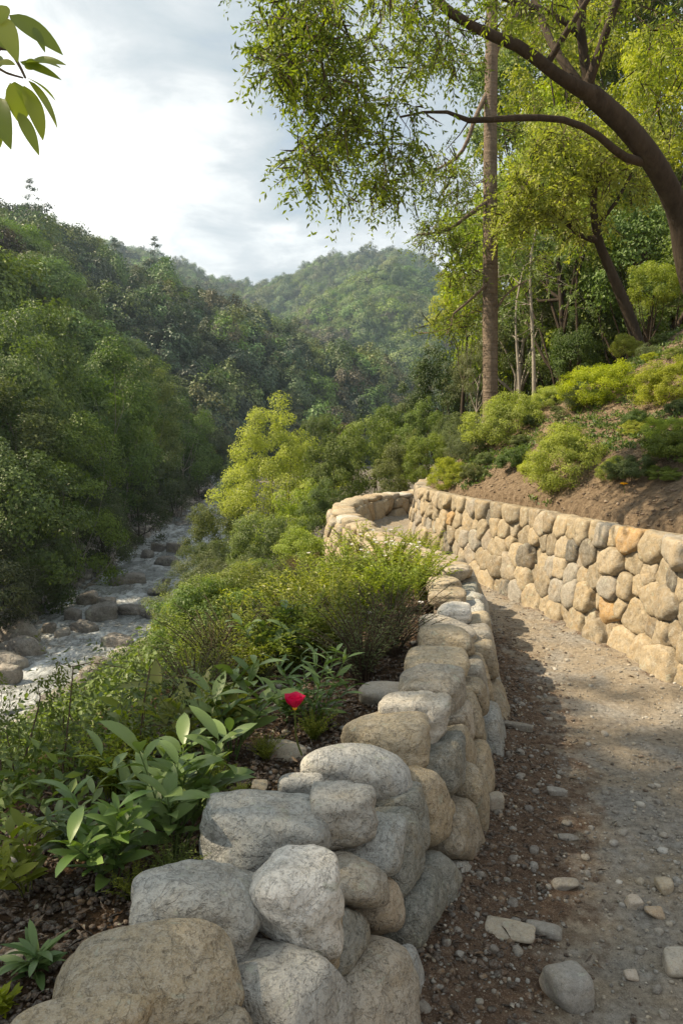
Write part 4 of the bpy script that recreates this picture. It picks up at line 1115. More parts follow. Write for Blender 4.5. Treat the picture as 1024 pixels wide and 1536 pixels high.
# river boulders
def rock(px, py, wpx, hpx, tint, label, group=None, z=-6.0, name='boulder'):
    c = atz(px, py, z); d = np.linalg.norm(c - [0, 0, EYE]); wm = wpx * d / FPX; hm = hpx * d / FPX
    rg_ = np.random.RandomState(int(px * 3 + py)); V, Fc = boulder(wm * .9, wm * rg_.uniform(.5, .75), max(hm * 1.2, wm * .35), rg_, sub=4, facets=7, p=8, noise=.04)
    return tag(link(name, mesh(name, [(V, Fc)], M['river_stone'], tint), loc=(c[0], c[1], z + hm * .1), rot=(0, 0, rg_.uniform(-.4, .4))), label, 'boulder', group)
for r in [(22, 960, 66, 40, .75, 'large pale rounded boulder at the left edge, uppermost of the heap beside the river'), (42, 978, 52, 26, .62, 'brown grey boulder at the foot of the left edge heap, touching the water'),
          (12, 998, 50, 26, .8, 'flat pale boulder second from the bottom of the left edge heap'), (8, 1018, 46, 26, .7, 'pale boulder lowest at the left edge of the river'), (14, 976, 30, 18, .85, 'small light stone tucked between the left edge boulders'),
          (152, 924, 46, 24, .45, 'large smooth grey boulder at the middle of the rocky river edge'), (180, 966, 46, 18, .5, 'lone wedge shaped brown boulder in midstream'), (94, 950, 22, 12, .85, 'small pale boulder between the grey boulder and the left heap'),
          (126, 943, 44, 16, .4, 'dark long rock at the water edge under the big grey boulder'), (132, 902, 34, 20, .6, 'reddish grey rock above the big grey boulder'), (160, 906, 30, 14, .5, 'squat rock behind the big grey boulder'),
          (192, 872, 52, 18, .55, 'long low tan boulder further upstream'), (236, 889, 28, 8, .25, 'thin dark rock just breaking the rapids'), (250, 874, 14, 8, .25, 'small dark rock in the rapids beside the far bank'),
          (250, 844, 40, 12, .3, 'flat dark slab below the upstream rock bar'), (262, 826, 30, 16, .6, 'pale boulder in the upstream rock bar'), (238, 824, 22, 14, .4, 'grey boulder on the left of the upstream rock bar'),
          (222, 834, 20, 12, .3, 'dark boulder at the left end of the upstream rock bar'), (198, 918, 40, 14, .35, 'dark wet rock with foam round it in midstream'), (222, 922, 24, 12, .3, 'small dark wet rock right of the foaming one'),
          (130, 1042, 34, 14, .3, 'dark half sunken rock in the near reach of the river'), (160, 845, 22, 14, .7, 'light rock below the waterside trees'), (110, 926, 26, 16, .5, 'brown rock on the bank left of the big grey boulder'), (75, 945, 20, 12, .5, 'small brown rock near the left heap')]:
    rock(*r)
# cobbles of the banks
n = 26000; u = rg.rand(n) * 92 + 8; s_riv = np.r_[0, np.cumsum(np.linalg.norm(np.diff(RIV, axis=0), axis=1))]
cx = np.interp(u, s_riv, RIV[:, 0]); cy = np.interp(u, s_riv, RIV[:, 1]); TT = nrm(np.gradient(RIV, axis=0)); tx = np.interp(u, s_riv, TT[:, 0]); ty = np.interp(u, s_riv, TT[:, 1])
off = river_half(u) + .1 + 3.6 * rg.rand(n); off = np.where(rg.rand(n) < .2, -(river_half(u) - .3 + 1.2 * rg.rand(n)), off)
off = np.where((u > 58) & (rg.rand(n) < .5), rg.uniform(-2.2, 2.5, n), off)
X = cx - ty * off; Y = cy + tx * off
m = np.abs(off) > river_half(u) + .15 + .35 * sn(X, Y, 44, 2, .35)
m |= (u > 60) & (rg.rand(n) < .7)
X, Y = X[m], Y[m]; R = .04 + .24 * rg.rand(len(X)) ** 4
scatter('river_cobbles', np.stack([X, Y, np.maximum(gfast(X, Y), -6.25) + R * .3], 1), R, M['river_stone'], rg, sub=2, tint=rg.rand(len(X)))
# ---------------------------------------------------------------- valley side below the path
crown_at('lightree', 0, 418, 752, 23, 172, 'tall bright yellow green tree rising from the valley in the middle of the view', 'tree')
sit_list = []
mid_shrubs = [  # px, py of crown centre, Y, width, kind, label
    (330, 800, 25, 90, 'shrubmid', 'dark green shrub at the left foot of the bright valley tree'), (500, 720, 20, 110, 'shrubmid', 'green leafy shrub right of the bright valley tree'),
    (560, 690, 22, 110, 'shrubmid', 'green shrub behind the far bend of the wall'), (600, 710, 17, 90, 'shrubmid', 'leafy green shrub close behind the far wall bend'),
    (640, 690, 16, 70, 'shrubmid', 'green shrub between the far wall and the yellow bush'), (455, 790, 17, 110, 'shrubbright', 'bright green shrub with darker base left of the far wall'),
    (400, 830, 14, 110, 'shrubmid', 'green shrub in front of the bright valley tree'), (490, 770, 15, 80, 'shrubmid', 'small dark shrub beside the outer face of the far wall'),
    (540, 640, 40, 50, 'hillconifer', 'pointed brown green conifer beyond the valley tree'), (568, 645, 44, 34, 'russet', 'short russet tree right of the pointed conifer'),
    (515, 655, 42, 34, 'russet', 'short brownish tree left of the pointed conifer'), (655, 610, 26, 110, 'forestdark', 'dark round tree behind the straight trunk, at the edge of the gorge'),
    (610, 640, 34, 60, 'bankdark', 'dark tree low behind the far wall bend'), (700, 590, 24, 70, 'forestdark', 'dark leafy tree directly left of the straight trunk'),
    (300, 860, 18, 90, 'shrub', 'grey green shrub above the river, left of the garden slope'), (345, 845, 16, 80, 'shrubmid', 'green shrub between the valley tree and the slope shrubs'),
    (480, 655, 30, 60, 'shrubmid', 'green tree top behind the bright valley tree'), (350, 740, 30, 60, 'bankdark', 'dark shrub left of the bright valley tree'), (590, 660, 26, 90, 'shrubmid', 'pale green shrub below the pointed conifer'),
    (640, 655, 21, 80, 'shrubmid', 'mid green shrub under the dark round tree'), (680, 655, 17, 70, 'shrub', 'grey green shrub behind the yellow bush at the wall corner'),
    (455, 845, 11.5, 100, 'shrubbright', 'bright leafy shrub left of the wall bend, above the brown twigs'), (400, 880, 10.5, 90, 'shrubmid', 'green shrub beside the brown dead one'),
]
for i, (x, y, Y, w_, key, lab) in enumerate(mid_shrubs):
    crown_at(key, i, x, y, Y, w_, lab, 'shrub' if 'shrub' in lab else 'tree', hfac=1., name='shrub' if 'shrub' in lab else None)
crown_at('dead', 0, 428, 880, 9.0, 80, 'brown leafless twiggy shrub among the green ones on the valley side', 'shrub')
riv_edge_y = [640, 780, 820, 900, 1000, 1060, 1130, 1250, 1400]; riv_edge_x = [330, 326, 300, 256, 215, 175, 150, 20, -200]
placed = []; n_s = 0
for it in range(4000):
    Y = rg.uniform(5.0, 34); X = rg.uniform(-9.5, 1.5)
    dl, _ = sdq([X], [Y], 'L'); dv, sv = sdq([X], [Y], 'R')
    if dl[0] < 1.5 or -dv[0] - river_half(sv[0]) < .2: continue
    r = rg.uniform(.55, 1.15) * (.75 if dl[0] < 3 else 1.)
    g = gz(X, Y); q0 = proj([[X - r * .9, Y, g + .5 * r], [X - r * .7, Y, g + 1.1 * r], [X, Y, g + 1.25 * r], [X - r, Y, g]])
    if any(x < np.interp(y, riv_edge_y, riv_edge_x) for x, y in zip(*q0)): continue
    if q0[0][2] > 640 or q0[1][2] < 830: continue
    if not free(X, Y, r * 1.05): continue
    placed.append((X, Y, r)); n_s += 1
    key = rg.choice(['shrub', 'shrubmid', 'shrubbright'], p=[.62, .26, .12])
    what = {'shrub': ('one of the grey green fine leaved shrubs on the bank between wall and river', 'grey green shrubs on the bank'), 'shrubmid': ('one of the deeper green leafy shrubs on the bank between wall and river', 'deeper green shrubs on the bank'), 'shrubbright': ('one of the bright green shrubs on the bank between wall and river', 'bright green shrubs on the bank')}[key]
    plant(key, rg.randint(3), (X, Y, g - .05), rg.rand() * 6.28, (r, r, r * rg.uniform(.85, 1.2)), what[0], 'shrub', what[1])
    if n_s > 150: break
print('bank shrubs', n_s)

# ---------------------------------------------------------------- right slope
for x, y, w_, k, key, lab in [
    (763, 655, 112, 0, 'bush', 'round glowing yellow green bush in front of the straight trunk'), (846, 716, 122, 1, 'bush', 'broad yellow green bush lowest in the middle of the slope'),
    (903, 600, 104, 2, 'bush', 'rounded yellow green bush at the foot of the slanted tree'), (1008, 596, 100, 0, 'bush', 'tall yellow green bush at the right edge of the slope'),
    (675, 728, 64, 1, 'bush', 'small bright yellow bush at the corner of the right wall'), (830, 606, 54, 2, 'bush', 'small round bush between the two larger ones on the slope crest'),
    (936, 528, 44, 0, 'bush', 'small bright bush right beside the slanted trunk')]:
    sit(key, k, x, y, w_, lab, 'bush', hz=1.15)
for x, y, w_, k, key, lab in [
    (945, 722, 92, 0, 'bushdark', 'loose dark green low bush above the yellow flower'), (1005, 692, 110, 0, 'bushdark', 'spreading dark green bush at the right edge above the bare soil'),
    (770, 702, 70, 0, 'bushdark', 'low dusky bush between the yellow ones near the wall'), (712, 722, 60, 0, 'bushdark', 'low leafy plant right of the small bright corner bush'),
    (952, 640, 60, 0, 'bushdark', 'small sparse green plant on the bare slope'), (800, 640, 40, 0, 'bushdark', 'small green plant between the two biggest yellow bushes'),
    (728, 700, 50, 0, 'bushdark', 'small green plant behind the small corner bush'), (1015, 620, 50, 0, 'bushdark', 'dark low plant under the tall right bush'),
    (700, 690, 70, 0, 'shrub', 'grey green low shrub behind the small corner bush'), (738, 668, 60, 0, 'shrub', 'grey green plant left of the round glowing bush'), (870, 612, 60, 0, 'shrub', 'pale creeping plant on the slope crest')]:
    sit(key, k, x, y, w_, lab, 'bush', hz=.95)

rg = np.random.RandomState(66); got = []
for it in range(900):
    x, y = rg.uniform(640, 1030), rg.uniform(500, 745); h = hit(x, y)
    dr_, _ = sdist(h[:1], h[1:2], RW)
    if miss[0] or h[1] > 11.5 or -dr_[0] < .45 or rg.rand() > (1. if y < np.interp(x, [640, 760, 1024], [735, 660, 560]) else .2): continue
    if any((h[0] - a) ** 2 + (h[1] - b) ** 2 < .27 ** 2 for a, b in got): continue
    got.append((h[0], h[1])); key = rg.choice(['bushdark', 'shrub', 'shrubbright', 'bush'], p=[.35, .35, .22, .08]); s_ = rg.uniform(.09, .19)
    what = {'bushdark': ('one of the low dark green plants dotted over the slope', 'low dark green plants on the slope'), 'shrub': ('one of the low grey green plants dotted over the slope', 'low grey green plants on the slope'), 'shrubbright': ('one of the low fresh green plants dotted over the slope', 'low fresh green plants on the slope'), 'bush': ('one of the small yellowish tufts dotted over the slope', 'small yellowish tufts on the slope')}[key]
    plant(key, rg.randint(3), (h[0], h[1], h[2] - .02), rg.rand() * 6.28, (s_, s_, s_ * rg.uniform(.7, 1.1)), what[0], 'plant', what[1], name='low_plant')
    if len(got) > 24: break
print('slope plants', len(got))
# forest on and beyond the slope
forest_list = [
    (790, 470, 20, 170, 'olive', 'pale grey green tree with slender white stems beside the straight trunk'), (870, 480, 19, 170, 'forestmid', 'green leafy tree behind the slanted trunk'),
    (960, 420, 17, 200, 'forestmid', 'deep green tree at the right above the slope crest'), (700, 480, 22, 110, 'forest', 'yellow green tree left of the straight trunk'),
    (830, 330, 18, 210, 'forest', 'sunlit yellow green tree top right of the straight trunk'), (930, 300, 20, 200, 'forest', 'bright yellow green tree behind the big curved limb'),
    (1000, 200, 18, 220, 'forest', 'light green tree filling the upper right edge'), (880, 180, 22, 240, 'forest', 'yellow green tree high behind the fork of the curved tree'),
    (790, 190, 26, 200, 'forestmid', 'green tree behind the upper part of the straight trunk'), (780, 380, 27, 170, 'forest', 'bright tree glimpsed just right of the straight trunk'),
    (960, 60, 24, 260, 'forestmid', 'green crown in the top right corner'), (830, 60, 28, 220, 'forest', 'bright crown at the top between the limbs'),
    (1010, 470, 22, 200, 'forestmid', 'green tree low at the right edge'), (900, 430, 27, 170, 'forest', 'pale green tree deep in the wood behind the slanted trunk'),
    (820, 520, 24, 130, 'forestdark', 'dark low tree behind the pale stems'), (930, 500, 19, 110, 'forestdark', 'dark undergrowth tree on the crest of the slope'),
    (760, 540, 22, 110, 'forestmid', 'low green tree just right of the straight trunk foot'), (1010, 320, 26, 180, 'forestmid', 'green tree behind the trunk of the curved tree'),
    (865, 545, 17, 90, 'forestmid', 'small green tree at the back of the slope crest'), (735, 430, 30, 110, 'forestmid', 'green tree directly behind the straight trunk'),
    (860, 380, 32, 200, 'forestmid', 'green tree far back in the wood'), (960, 380, 34, 200, 'forestdark', 'shaded tree far back on the right'), (720, 560, 21, 80, 'olive', 'grey green low tree at the left foot of the straight trunk'),
    (1060, 420, 14, 200, 'forestmid', 'green foliage pushing in from the right edge'), (980, 440, 13.5, 80, 'forest', 'bright young tree over the slanted trunk foot'),
]
for i, (x, y, Y, w_, key, lab) in enumerate(forest_list):
    crown_at(key, i, x, y, Y, w_, lab, 'tree', hfac=1.6)
ext = np.array([(X, Y) for X in np.arange(3, 34, 3.4) for Y in np.arange(24, 62, 4.2)])
k = 0
for X, Y in ext + rg.normal(size=ext.shape) * 1.1:
    if abs(X / Y) > .52 or X / Y < .19: continue
    r = rg.uniform(2.2, 3.2); k += 1
    key = rg.choice(['forestmid', 'forestdark', 'forest'], p=[.45, .15, .4])
    plant(key, k, (X, Y, gz(X, Y) - .3), rg.rand() * 6.28, (r, r, r * rg.uniform(1.2, 1.7)), 'one of the crowded trees deep in the wood on the right', 'tree', 'trees deep in the right hand wood')

# ---------------------------------------------------------------- traced trees
def grow(nodes, anchors, rg, r_tip, r_max, sag=.05, wob=.10, sides=5, step=.22):
    """join every anchor to the nearest living twig; returns the twig tubes"""
    nodes = [np.array(n) for n in nodes]; parts = []; A = list(anchors)
    NP = np.array([n[:3] for n in nodes]); NR = [n[3] for n in nodes]
    d0 = [np.min(np.linalg.norm(NP - a, axis=1)) for a in A]
    for i in np.argsort(d0):
        a = A[i]; d = np.linalg.norm(NP - a, axis=1); j = int(np.argmin(d)); L_ = d[j]
        if L_ < 1e-3: continue
        n_ = max(3, int(L_ / step) + 1); P = bez(NP[j], a, sag, n_, wob, rg)
        r0 = min(NR[j] * .6, r_max, r_tip * (1 + L_ * 5)); R_ = np.linspace(r0, r_tip, n_)
        parts += tube(P, R_, sides if r0 > .012 else 4)
        NP = np.vstack([NP, P[1:]]); NR += list(R_[1:])
    return parts

def sprays(A, rg, m, lt, k, L, W, droop=.5, out=None, side=.8, tint0=0., tintr=1.):
    """m twiglets at each anchor, each with k alternate leaves; returns leaf part, tint, twig part"""
    n = len(A) * m; P0 = np.repeat(np.array(A), m, 0) + rg.normal(size=(n, 3)) * lt * .15
    D0 = rdir(rg, n, 0.); 
    if out is not None: D0 = nrm(D0 + np.repeat(out, m, 0) * .7)
    D0[:, 2] -= droop; D0 = nrm(D0); lt_ = lt * rg.uniform(.5, 1.3, n)
    t = np.tile(np.linspace(.12, 1, k), (n, 1)) + rg.normal(size=(n, k)) * .03
    P = P0[:, None] + D0[:, None] * (t * lt_[:, None])[..., None]; P[..., 2] -= (t ** 2) * (lt_[:, None]) * droop * .5
    S_ = nrm(np.cross(D0, rg.normal(size=(n, 3)))); sg = np.where(np.arange(k) % 2, 1, -1)
    D = D0[:, None] * .6 + S_[:, None] * sg[None, :, None] * side + rg.normal(size=(n, k, 3)) * .25; D[..., 2] -= droop * .6
    N = np.cross(S_, D0)[:, None] + rg.normal(size=(n, k, 3)) * .5
    Ll = L * rg.uniform(.6, 1.25, (n, k)).ravel()
    tn = np.clip(tint0 + tintr * (.5 * np.repeat(rg.rand(len(A)), m * k) + .5 * rg.rand(n * k)), 0, 1)
    lf = leaves(P.reshape(-1, 3), D.reshape(-1, 3), N.reshape(-1, 3), Ll, Ll * W / L, fold=.2)
    tw = leaves(P0, D0 - np.array([0, 0, droop * .3]), N[:, 0], lt_ * .8, .0028, fold=.5)
    return lf, np.repeat(tn, 4), tw

def ell(lst, rg, per):
    """anchors inside ellipses of the view: (px, py, rx, ry, Y0, Y1, count)"""
    out = []
    for x, y, rx, ry, y0, y1, c in lst:
        for _ in range(int(c * per)):
            a = rg.rand() * 6.28; q_ = rg.rand() ** .5
            out.append(at(x + rx * q_ * math.cos(a), y + ry * q_ * math.sin(a), rg.uniform(y0, y1)))
    return np.array(out)

def traced(pl, step=.2):
    """(px, py, Y, width px) -> centre line and radii"""
    Q = np.array([[*at(x, y, Y), w_ * Y / FPX / 2] for x, y, Y, w_ in pl]); return smooth(Q, step)

# big curved tree
rg = np.random.RandomState(71)
big_pl = [(1190, 660, 8.6, 84), (1120, 560, 8.5, 66), (1062, 470, 8.3, 56), (1032, 395, 8.1, 50), (1018, 320, 8.0, 48), (985, 250, 7.8, 46), (940, 190, 7.6, 44), (885, 140, 7.4, 38)]
lim = [[(885, 140, 7.4, 36), (840, 115, 7.2, 26), (780, 70, 7.0, 22), (720, 45, 6.9, 19), (665, 10, 6.7, 17), (600, -50, 6.5, 13), (500, -110, 6.4, 10)],
       [(962, 242, 7.75, 20), (930, 232, 7.6, 17), (900, 205, 7.4, 15), (850, 180, 7.2, 13), (780, 176, 7.1, 12), (700, 180, 7.0, 10), (660, 165, 6.9, 6), (600, 175, 6.8, 4)],
       [(885, 140, 7.4, 26), (875, 80, 7.4, 20), (870, 20, 7.3, 17), (885, -60, 7.2, 14)], [(885, 145, 7.4, 22), (850, 100, 7.5, 17), (820, 50, 7.7, 14), (800, -10, 7.9, 12), (760, -90, 8, 9)],
       [(880, 130, 7.4, 22), (905, 60, 7.2, 17), (925, 0, 7.1, 14), (960, -80, 7, 11)], [(820, 96, 7.15, 14), (860, 30, 7.0, 12), (900, -30, 6.9, 10)],
       [(875, 60, 7.4, 12), (830, 20, 7.3, 11), (760, 0, 7.2, 9), (700, -30, 7.1, 7)]]
g = gz(*at(1190, 660, 8.6)[:2])
bt = empty('curved_tree', tuple(at(1190, 660, 8.6)), 'big dark barked tree leaning in from the right with arching limbs over the path', 'tree')
b0 = np.array(bt.location)
tl = traced([(x, y, Y, w_ * .70) for x, y, Y, w_ in big_pl]); tl[:, :3] -= b0
tl = np.vstack([[[0.15, 0.1, g - b0[2] - .4, .36]], tl])
bm_ = obj('trunk', tube(tl[:, :3], tl[:, 3], 14, .06, 3), barks['brown'], bt)
nodes = []
for i, pl_ in enumerate(lim):
    q_ = traced([(x, y, Y, w_ * .72) for x, y, Y, w_ in pl_]); nodes += list(q_[max(2, len(q_) // 4):]); q_ = q_.copy(); q_[:, :3] -= b0
    obj('limb', tube(q_[:, :3], q_[:, 3], 10, .06, i), barks['brown'], bm_)
A = ell([(540, 30, 180, 55, 5.6, 7.6, 34), (452, 40, 56, 80, 5.5, 6.6, 34), (505, 150, 56, 56, 5.6, 6.8, 20), (462, 252, 24, 28, 5.6, 6.2, 6), (475, 215, 30, 20, 5.7, 6.4, 5), (575, 185, 90, 50, 6.0, 7.2, 12), (600, 256, 55, 38, 6.3, 7.2, 8),
         (408, 85, 12, 22, 5.5, 6.2, 5), (660, 90, 50, 60, 6.2, 7.6, 8), (790, 10, 110, 30, 6.4, 8, 10), (540, 275, 60, 22, 6.2, 7, 6), (950, 20, 90, 40, 6.4, 8.4, 9), (1000, 110, 40, 70, 7.5, 9, 6), (690, 240, 40, 30, 6.6, 7.6, 3),
         (520, -60, 200, 40, 5.5, 7.5, 14)], rg, 1.2)
obj('twigs', [(V - b0, F_) for V, F_ in grow(nodes, A, rg, .0035, .018, sag=.06)], barks['twig'], bm_)
lf, tn, tw = sprays(A, rg, 7, .28, 14, .050, .018, droop=.6)
obj('crown', [(lf[0] - b0, lf[1])], greens['over'], bt, tint=tn); print('big leaves', len(tn) // 4)
obj('twiglets', [(tw[0] - b0, tw[1])], barks['twig'], bt)

# straight tall tree
rg = np.random.RandomState(72)
st_pl = [(735, 760, 11.6, 26), (735, 590, 11.6, 23), (735, 400, 11.6, 21.5), (735, 200, 11.6, 19.5), (737, 60, 11.6, 17), (738, -80, 11.6, 14), (740, -260, 11.6, 9)]
q_ = traced(st_pl); base = q_[0][:3].copy(); base[2] = gz(base[0], base[1])
st = empty('straight_tree', tuple(base), 'tall straight tree with ringed grey brown trunk standing on the slope edge', 'tree')
q2 = q_.copy(); q2[:, :3] -= base
tk = obj('trunk', tube(q2[:, :3], q2[:, 3], 16, .02, 8), barks['grey'], st)
nodes = list(q_[10:]); sub = []
for pl_ in [[(735, 300, 11.6, 8), (705, 320, 11.4, 6), (670, 345, 11.2, 4.5), (625, 352, 11, 3)], [(735, 130, 11.6, 8), (715, 170, 11.5, 6), (690, 230, 11.3, 5), (640, 262, 11.1, 3)], [(736, 100, 11.6, 8), (760, 40, 11.6, 6), (800, 0, 11.6, 5)],
            [(735, 420, 11.6, 5), (710, 445, 11.4, 4), (680, 470, 11.3, 3)], [(735, 480, 11.6, 4), (760, 440, 11.4, 3), (790, 420, 11.2, 2)]]:
    c_ = traced(pl_, .15); nodes += list(c_[2:]); c2 = c_.copy(); c2[:, :3] -= base
    obj('branch', tube(c2[:, :3], c2[:, 3], 7, .05), barks['grey'], tk)
A = ell([(660, 350, 45, 22, 10.8, 11.8, 14), (690, 395, 45, 30, 10.9, 11.9, 14), (665, 270, 50, 40, 10.8, 11.8, 16), (685, 470, 26, 24, 11.8, 12.4, 7), (670, 490, 26, 14, 11, 12, 5), (700, 330, 16, 50, 11.9, 12.5, 6), (790, 300, 40, 120, 11.8, 13, 14), (790, 100, 50, 90, 11.8, 13, 14), (690, 60, 40, 60, 11.8, 12.8, 8), (740, -80, 160, 60, 10.5, 13, 14)], rg, 1.2)
obj('twigs', [(V - base, F_) for V, F_ in grow(nodes, A, rg, .004, .02, sag=.04)], barks['twig'], tk)
lf, tn, tw = sprays(A, rg, 7, .32, 14, .052, .019, droop=.3)
obj('crown', [(lf[0] - base, lf[1])], greens['over'], st, tint=tn)
obj('twiglets', [(tw[0] - base, tw[1])], barks['twig'], st)

# slanted tree
rg = np.random.RandomState(73)
sl_pl = [(962, 545, 11.2, 20), (955, 510, 11.2, 18), (940, 465, 11.2, 17), (915, 405, 11.1, 14.5), (897, 360, 11, 13), (890, 310, 11, 10), (893, 262, 11, 8), (905, 210, 11, 6)]
q_ = traced(sl_pl, .15); base = q_[0][:3].copy(); base[2] = gz(base[0], base[1]) - .1
sl = empty('slanted_tree', tuple(base), 'slender brown tree slanting left from the crest of the slope, its stem forked', 'tree')
q2 = q_.copy(); q2[:, :3] -= base; q2 = np.vstack([[[0.03, 0, 0, q2[0, 3] * 1.25]], q2])
tk = obj('trunk', tube(q2[:, :3], q2[:, 3], 12, .04, 4), barks['brown'], sl)
nodes = list(q_[8:])
for pl_ in [[(897, 362, 11, 9), (865, 350, 10.9, 7), (835, 318, 10.8, 6), (800, 296, 10.7, 5), (765, 290, 10.6, 3.5)], [(895, 340, 11, 6), (925, 300, 11, 5), (950, 255, 11, 4)], [(890, 300, 11, 5), (860, 260, 10.9, 4), (840, 215, 10.8, 3)]]:
    c_ = traced(pl_, .15); nodes += list(c_[2:]); c2 = c_.copy(); c2[:, :3] -= base
    obj('branch', tube(c2[:, :3], c2[:, 3], 7, .05), barks['brown'], tk)
A = ell([(850, 240, 80, 50, 10, 11.6, 40), (800, 290, 50, 40, 10.2, 11, 20), (940, 250, 60, 60, 10.4, 11.8, 26), (900, 190, 80, 40, 10.4, 11.8, 20), (770, 330, 40, 30, 10.4, 11, 10), (870, 330, 40, 30, 10.6, 11.6, 8)], rg, 1.3)
obj('twigs', [(V - base, F_) for V, F_ in grow(nodes, A, rg, .004, .016, sag=.04)], barks['twig'], tk)
lf, tn, tw = sprays(A, rg, 9, .32, 14, .058, .026, droop=.2)
obj('crown', [(lf[0] - base, lf[1])], greens['bright'], sl, tint=tn)
obj('twiglets', [(tw[0] - base, tw[1])], barks['twig'], sl)
# pale thin stems in the wood
for x, y, y1, Y, w_, lab in [(781, 575, 470, 15, 5, 'thin white stem left of the pair behind the round bush'), (803, 572, 400, 15.5, 6.5, 'thin pale trunk right of the white stem behind the bushes'), (872, 520, 430, 17, 6, 'dark thin trunk standing in the shade of the wood')]:
    p0 = at(x, y + 25, Y); g = gz(p0[0], p0[1]); p0[2] = min(p0[2], g); p1 = at(x - 8, y1, Y); p2 = at(x + 4, y1 - 70, Y)
    q_ = smooth([p0, (p0 + p1) / 2 + [.03, 0, 0], p1, p2], .3) - p0; r = w_ * Y / FPX / 2
    e = empty('sapling', tuple(p0), lab, 'tree')
    tkk = obj('trunk', tube(q_, np.linspace(r * 1.1, r * .4, len(q_)), 8, .04), barks['pale' if 'dark' not in lab else 'brown'], e)
    A = p2 + rg.normal(size=(26, 3)) * [.5, .5, .6] - [0, 0, .3]
    obj('twigs', [(V - p0, F_) for V, F_ in grow([np.r_[p + p0, r * .6] for p in q_[len(q_) // 2:]], A, rg, .004, .012)], barks['pale'], tkk)
    lf, tn, tw = sprays(A, rg, 6, .3, 12, .07, .03, droop=.3)
    obj('crown', [(lf[0] - p0, lf[1])], greens['mid'], e, tint=tn)

# tree beside the camera on the left: its shade lies over the near path, one branch shows
rg = np.random.RandomState(74)
p0 = np.array([-3.9, 2.3, gz(-3.9, 2.3)])
sh = empty('shade_tree', tuple(p0), 'tree reaching in at the top left with a twig of long glossy leaves', 'tree')
q_ = smooth([p0, (-3.95, 2.35, 1.0), (-4.2, 2.3, 2.8), (-5.2, 2.4, 5.2), (-6.8, 2.7, 8.0)], .2)
tk = obj('trunk', tube(q_ - p0, np.linspace(.15, .05, len(q_)), 12, .05), barks['brown'], sh)
cc = []
for it in range(4000):
    d_ = rdir(rg, 1)[0] * rg.rand() ** .33; c_ = np.array([-7.5, 2.9, 9.0]) + d_ * [3.0, 2.1, 1.5]
    if c_[0] / max(c_[1], .1) > -.56 and c_[1] > 0: continue
    cc.append(c_)
    if len(cc) >= 300: break
A = np.array(cc)
nodes = [np.r_[p, .04] for p in q_[len(q_) // 2:]]
obj('twigs', [(V - p0, F_) for V, F_ in grow(nodes, A, rg, .005, .03, sag=.03)], barks['twig'], tk)
lf, tn, tw = sprays(A, rg, 7, .34, 11, .12, .05, droop=.2)
obj('crown', [(lf[0] - p0, lf[1])], greens['lime'], sh, tint=tn)
# the branch that reaches into view
bp = smooth([(-4.5, 2.33, 3.5), (-3.8, 2.3, 3.6), (-2.6, 2.1, 3.3), (-1.6, 1.9, 3.0), tuple(at(-60, 60, 1.75)), tuple(at(-12, 78, 1.7))], .1)
obj('branch', tube(bp - p0, np.linspace(.03, .005, len(bp)), 7, .05), barks['twig'], tk)
def twig(pl_, r): 
    c_ = smooth([tuple(at(x, y, Y)) for x, y, Y in pl_], .02); obj('twig', tube(c_ - p0, np.linspace(r, r * .5, len(c_)), 6, .05), barks['twig'], tk)
twig([(-12, 78, 1.7), (10, 70, 1.68), (26, 92, 1.68), (38, 116, 1.66)], .0045); twig([(-40, 70, 1.72), (-10, 95, 1.7), (8, 108, 1.68), (34, 116, 1.66)], .004); twig([(-12, 78, 1.7), (-4, 40, 1.7), (12, 24, 1.7)], .004)
lv = []  # base px, tip px, width px, depth
for x0, y0, x1, y1, w_ in [(14, 22, 88, 62, 26), (4, 26, 18, 72, 24), (2, 50, 6, 70, 16), (38, 94, 86, 84, 16), (36, 96, 58, 96, 14), (30, 92, 84, 106, 12), (40, 116, 86, 138, 14), (42, 120, 96, 182, 24), (36, 128, 70, 198, 24), (22, 122, 34, 180, 30), (16, 124, 14, 172, 24),
                       (28, 168, 56, 218, 16), (-2, 146, 4, 204, 26), (46, 92, 84, 80, 12), (-6, 96, 16, 88, 14), (10, 8, -6, 30, 18), (50, 40, 66, 68, 10), (-10, 180, 0, 226, 20), (0, 100, -14, 60, 18)]:
    a, b = at(x0, y0, 1.68), at(x1, y1, 1.68 + rg.uniform(-.08, .08)); lv.append((a, b - a, w_ * 1.68 / FPX))
P = np.array([l[0] for l in lv]); D = np.array([l[1] for l in lv]); Ll = np.linalg.norm(D, axis=1)
N = np.tile([0, -.75, .6], (len(lv), 1)) + rg.normal(size=(len(lv), 3)) * .35
pt = blades(P, D, N, Ll * 1.06, np.array([l[2] for l in lv]) * 1.15, k=9, curl=.45, fold=.10, peak=.42)
obj('glossy_leaves', [(pt[0] - p0, pt[1])], greens['twigleaf'], sh, tint=np.repeat(rg.rand(len(lv)) * .6, 30))

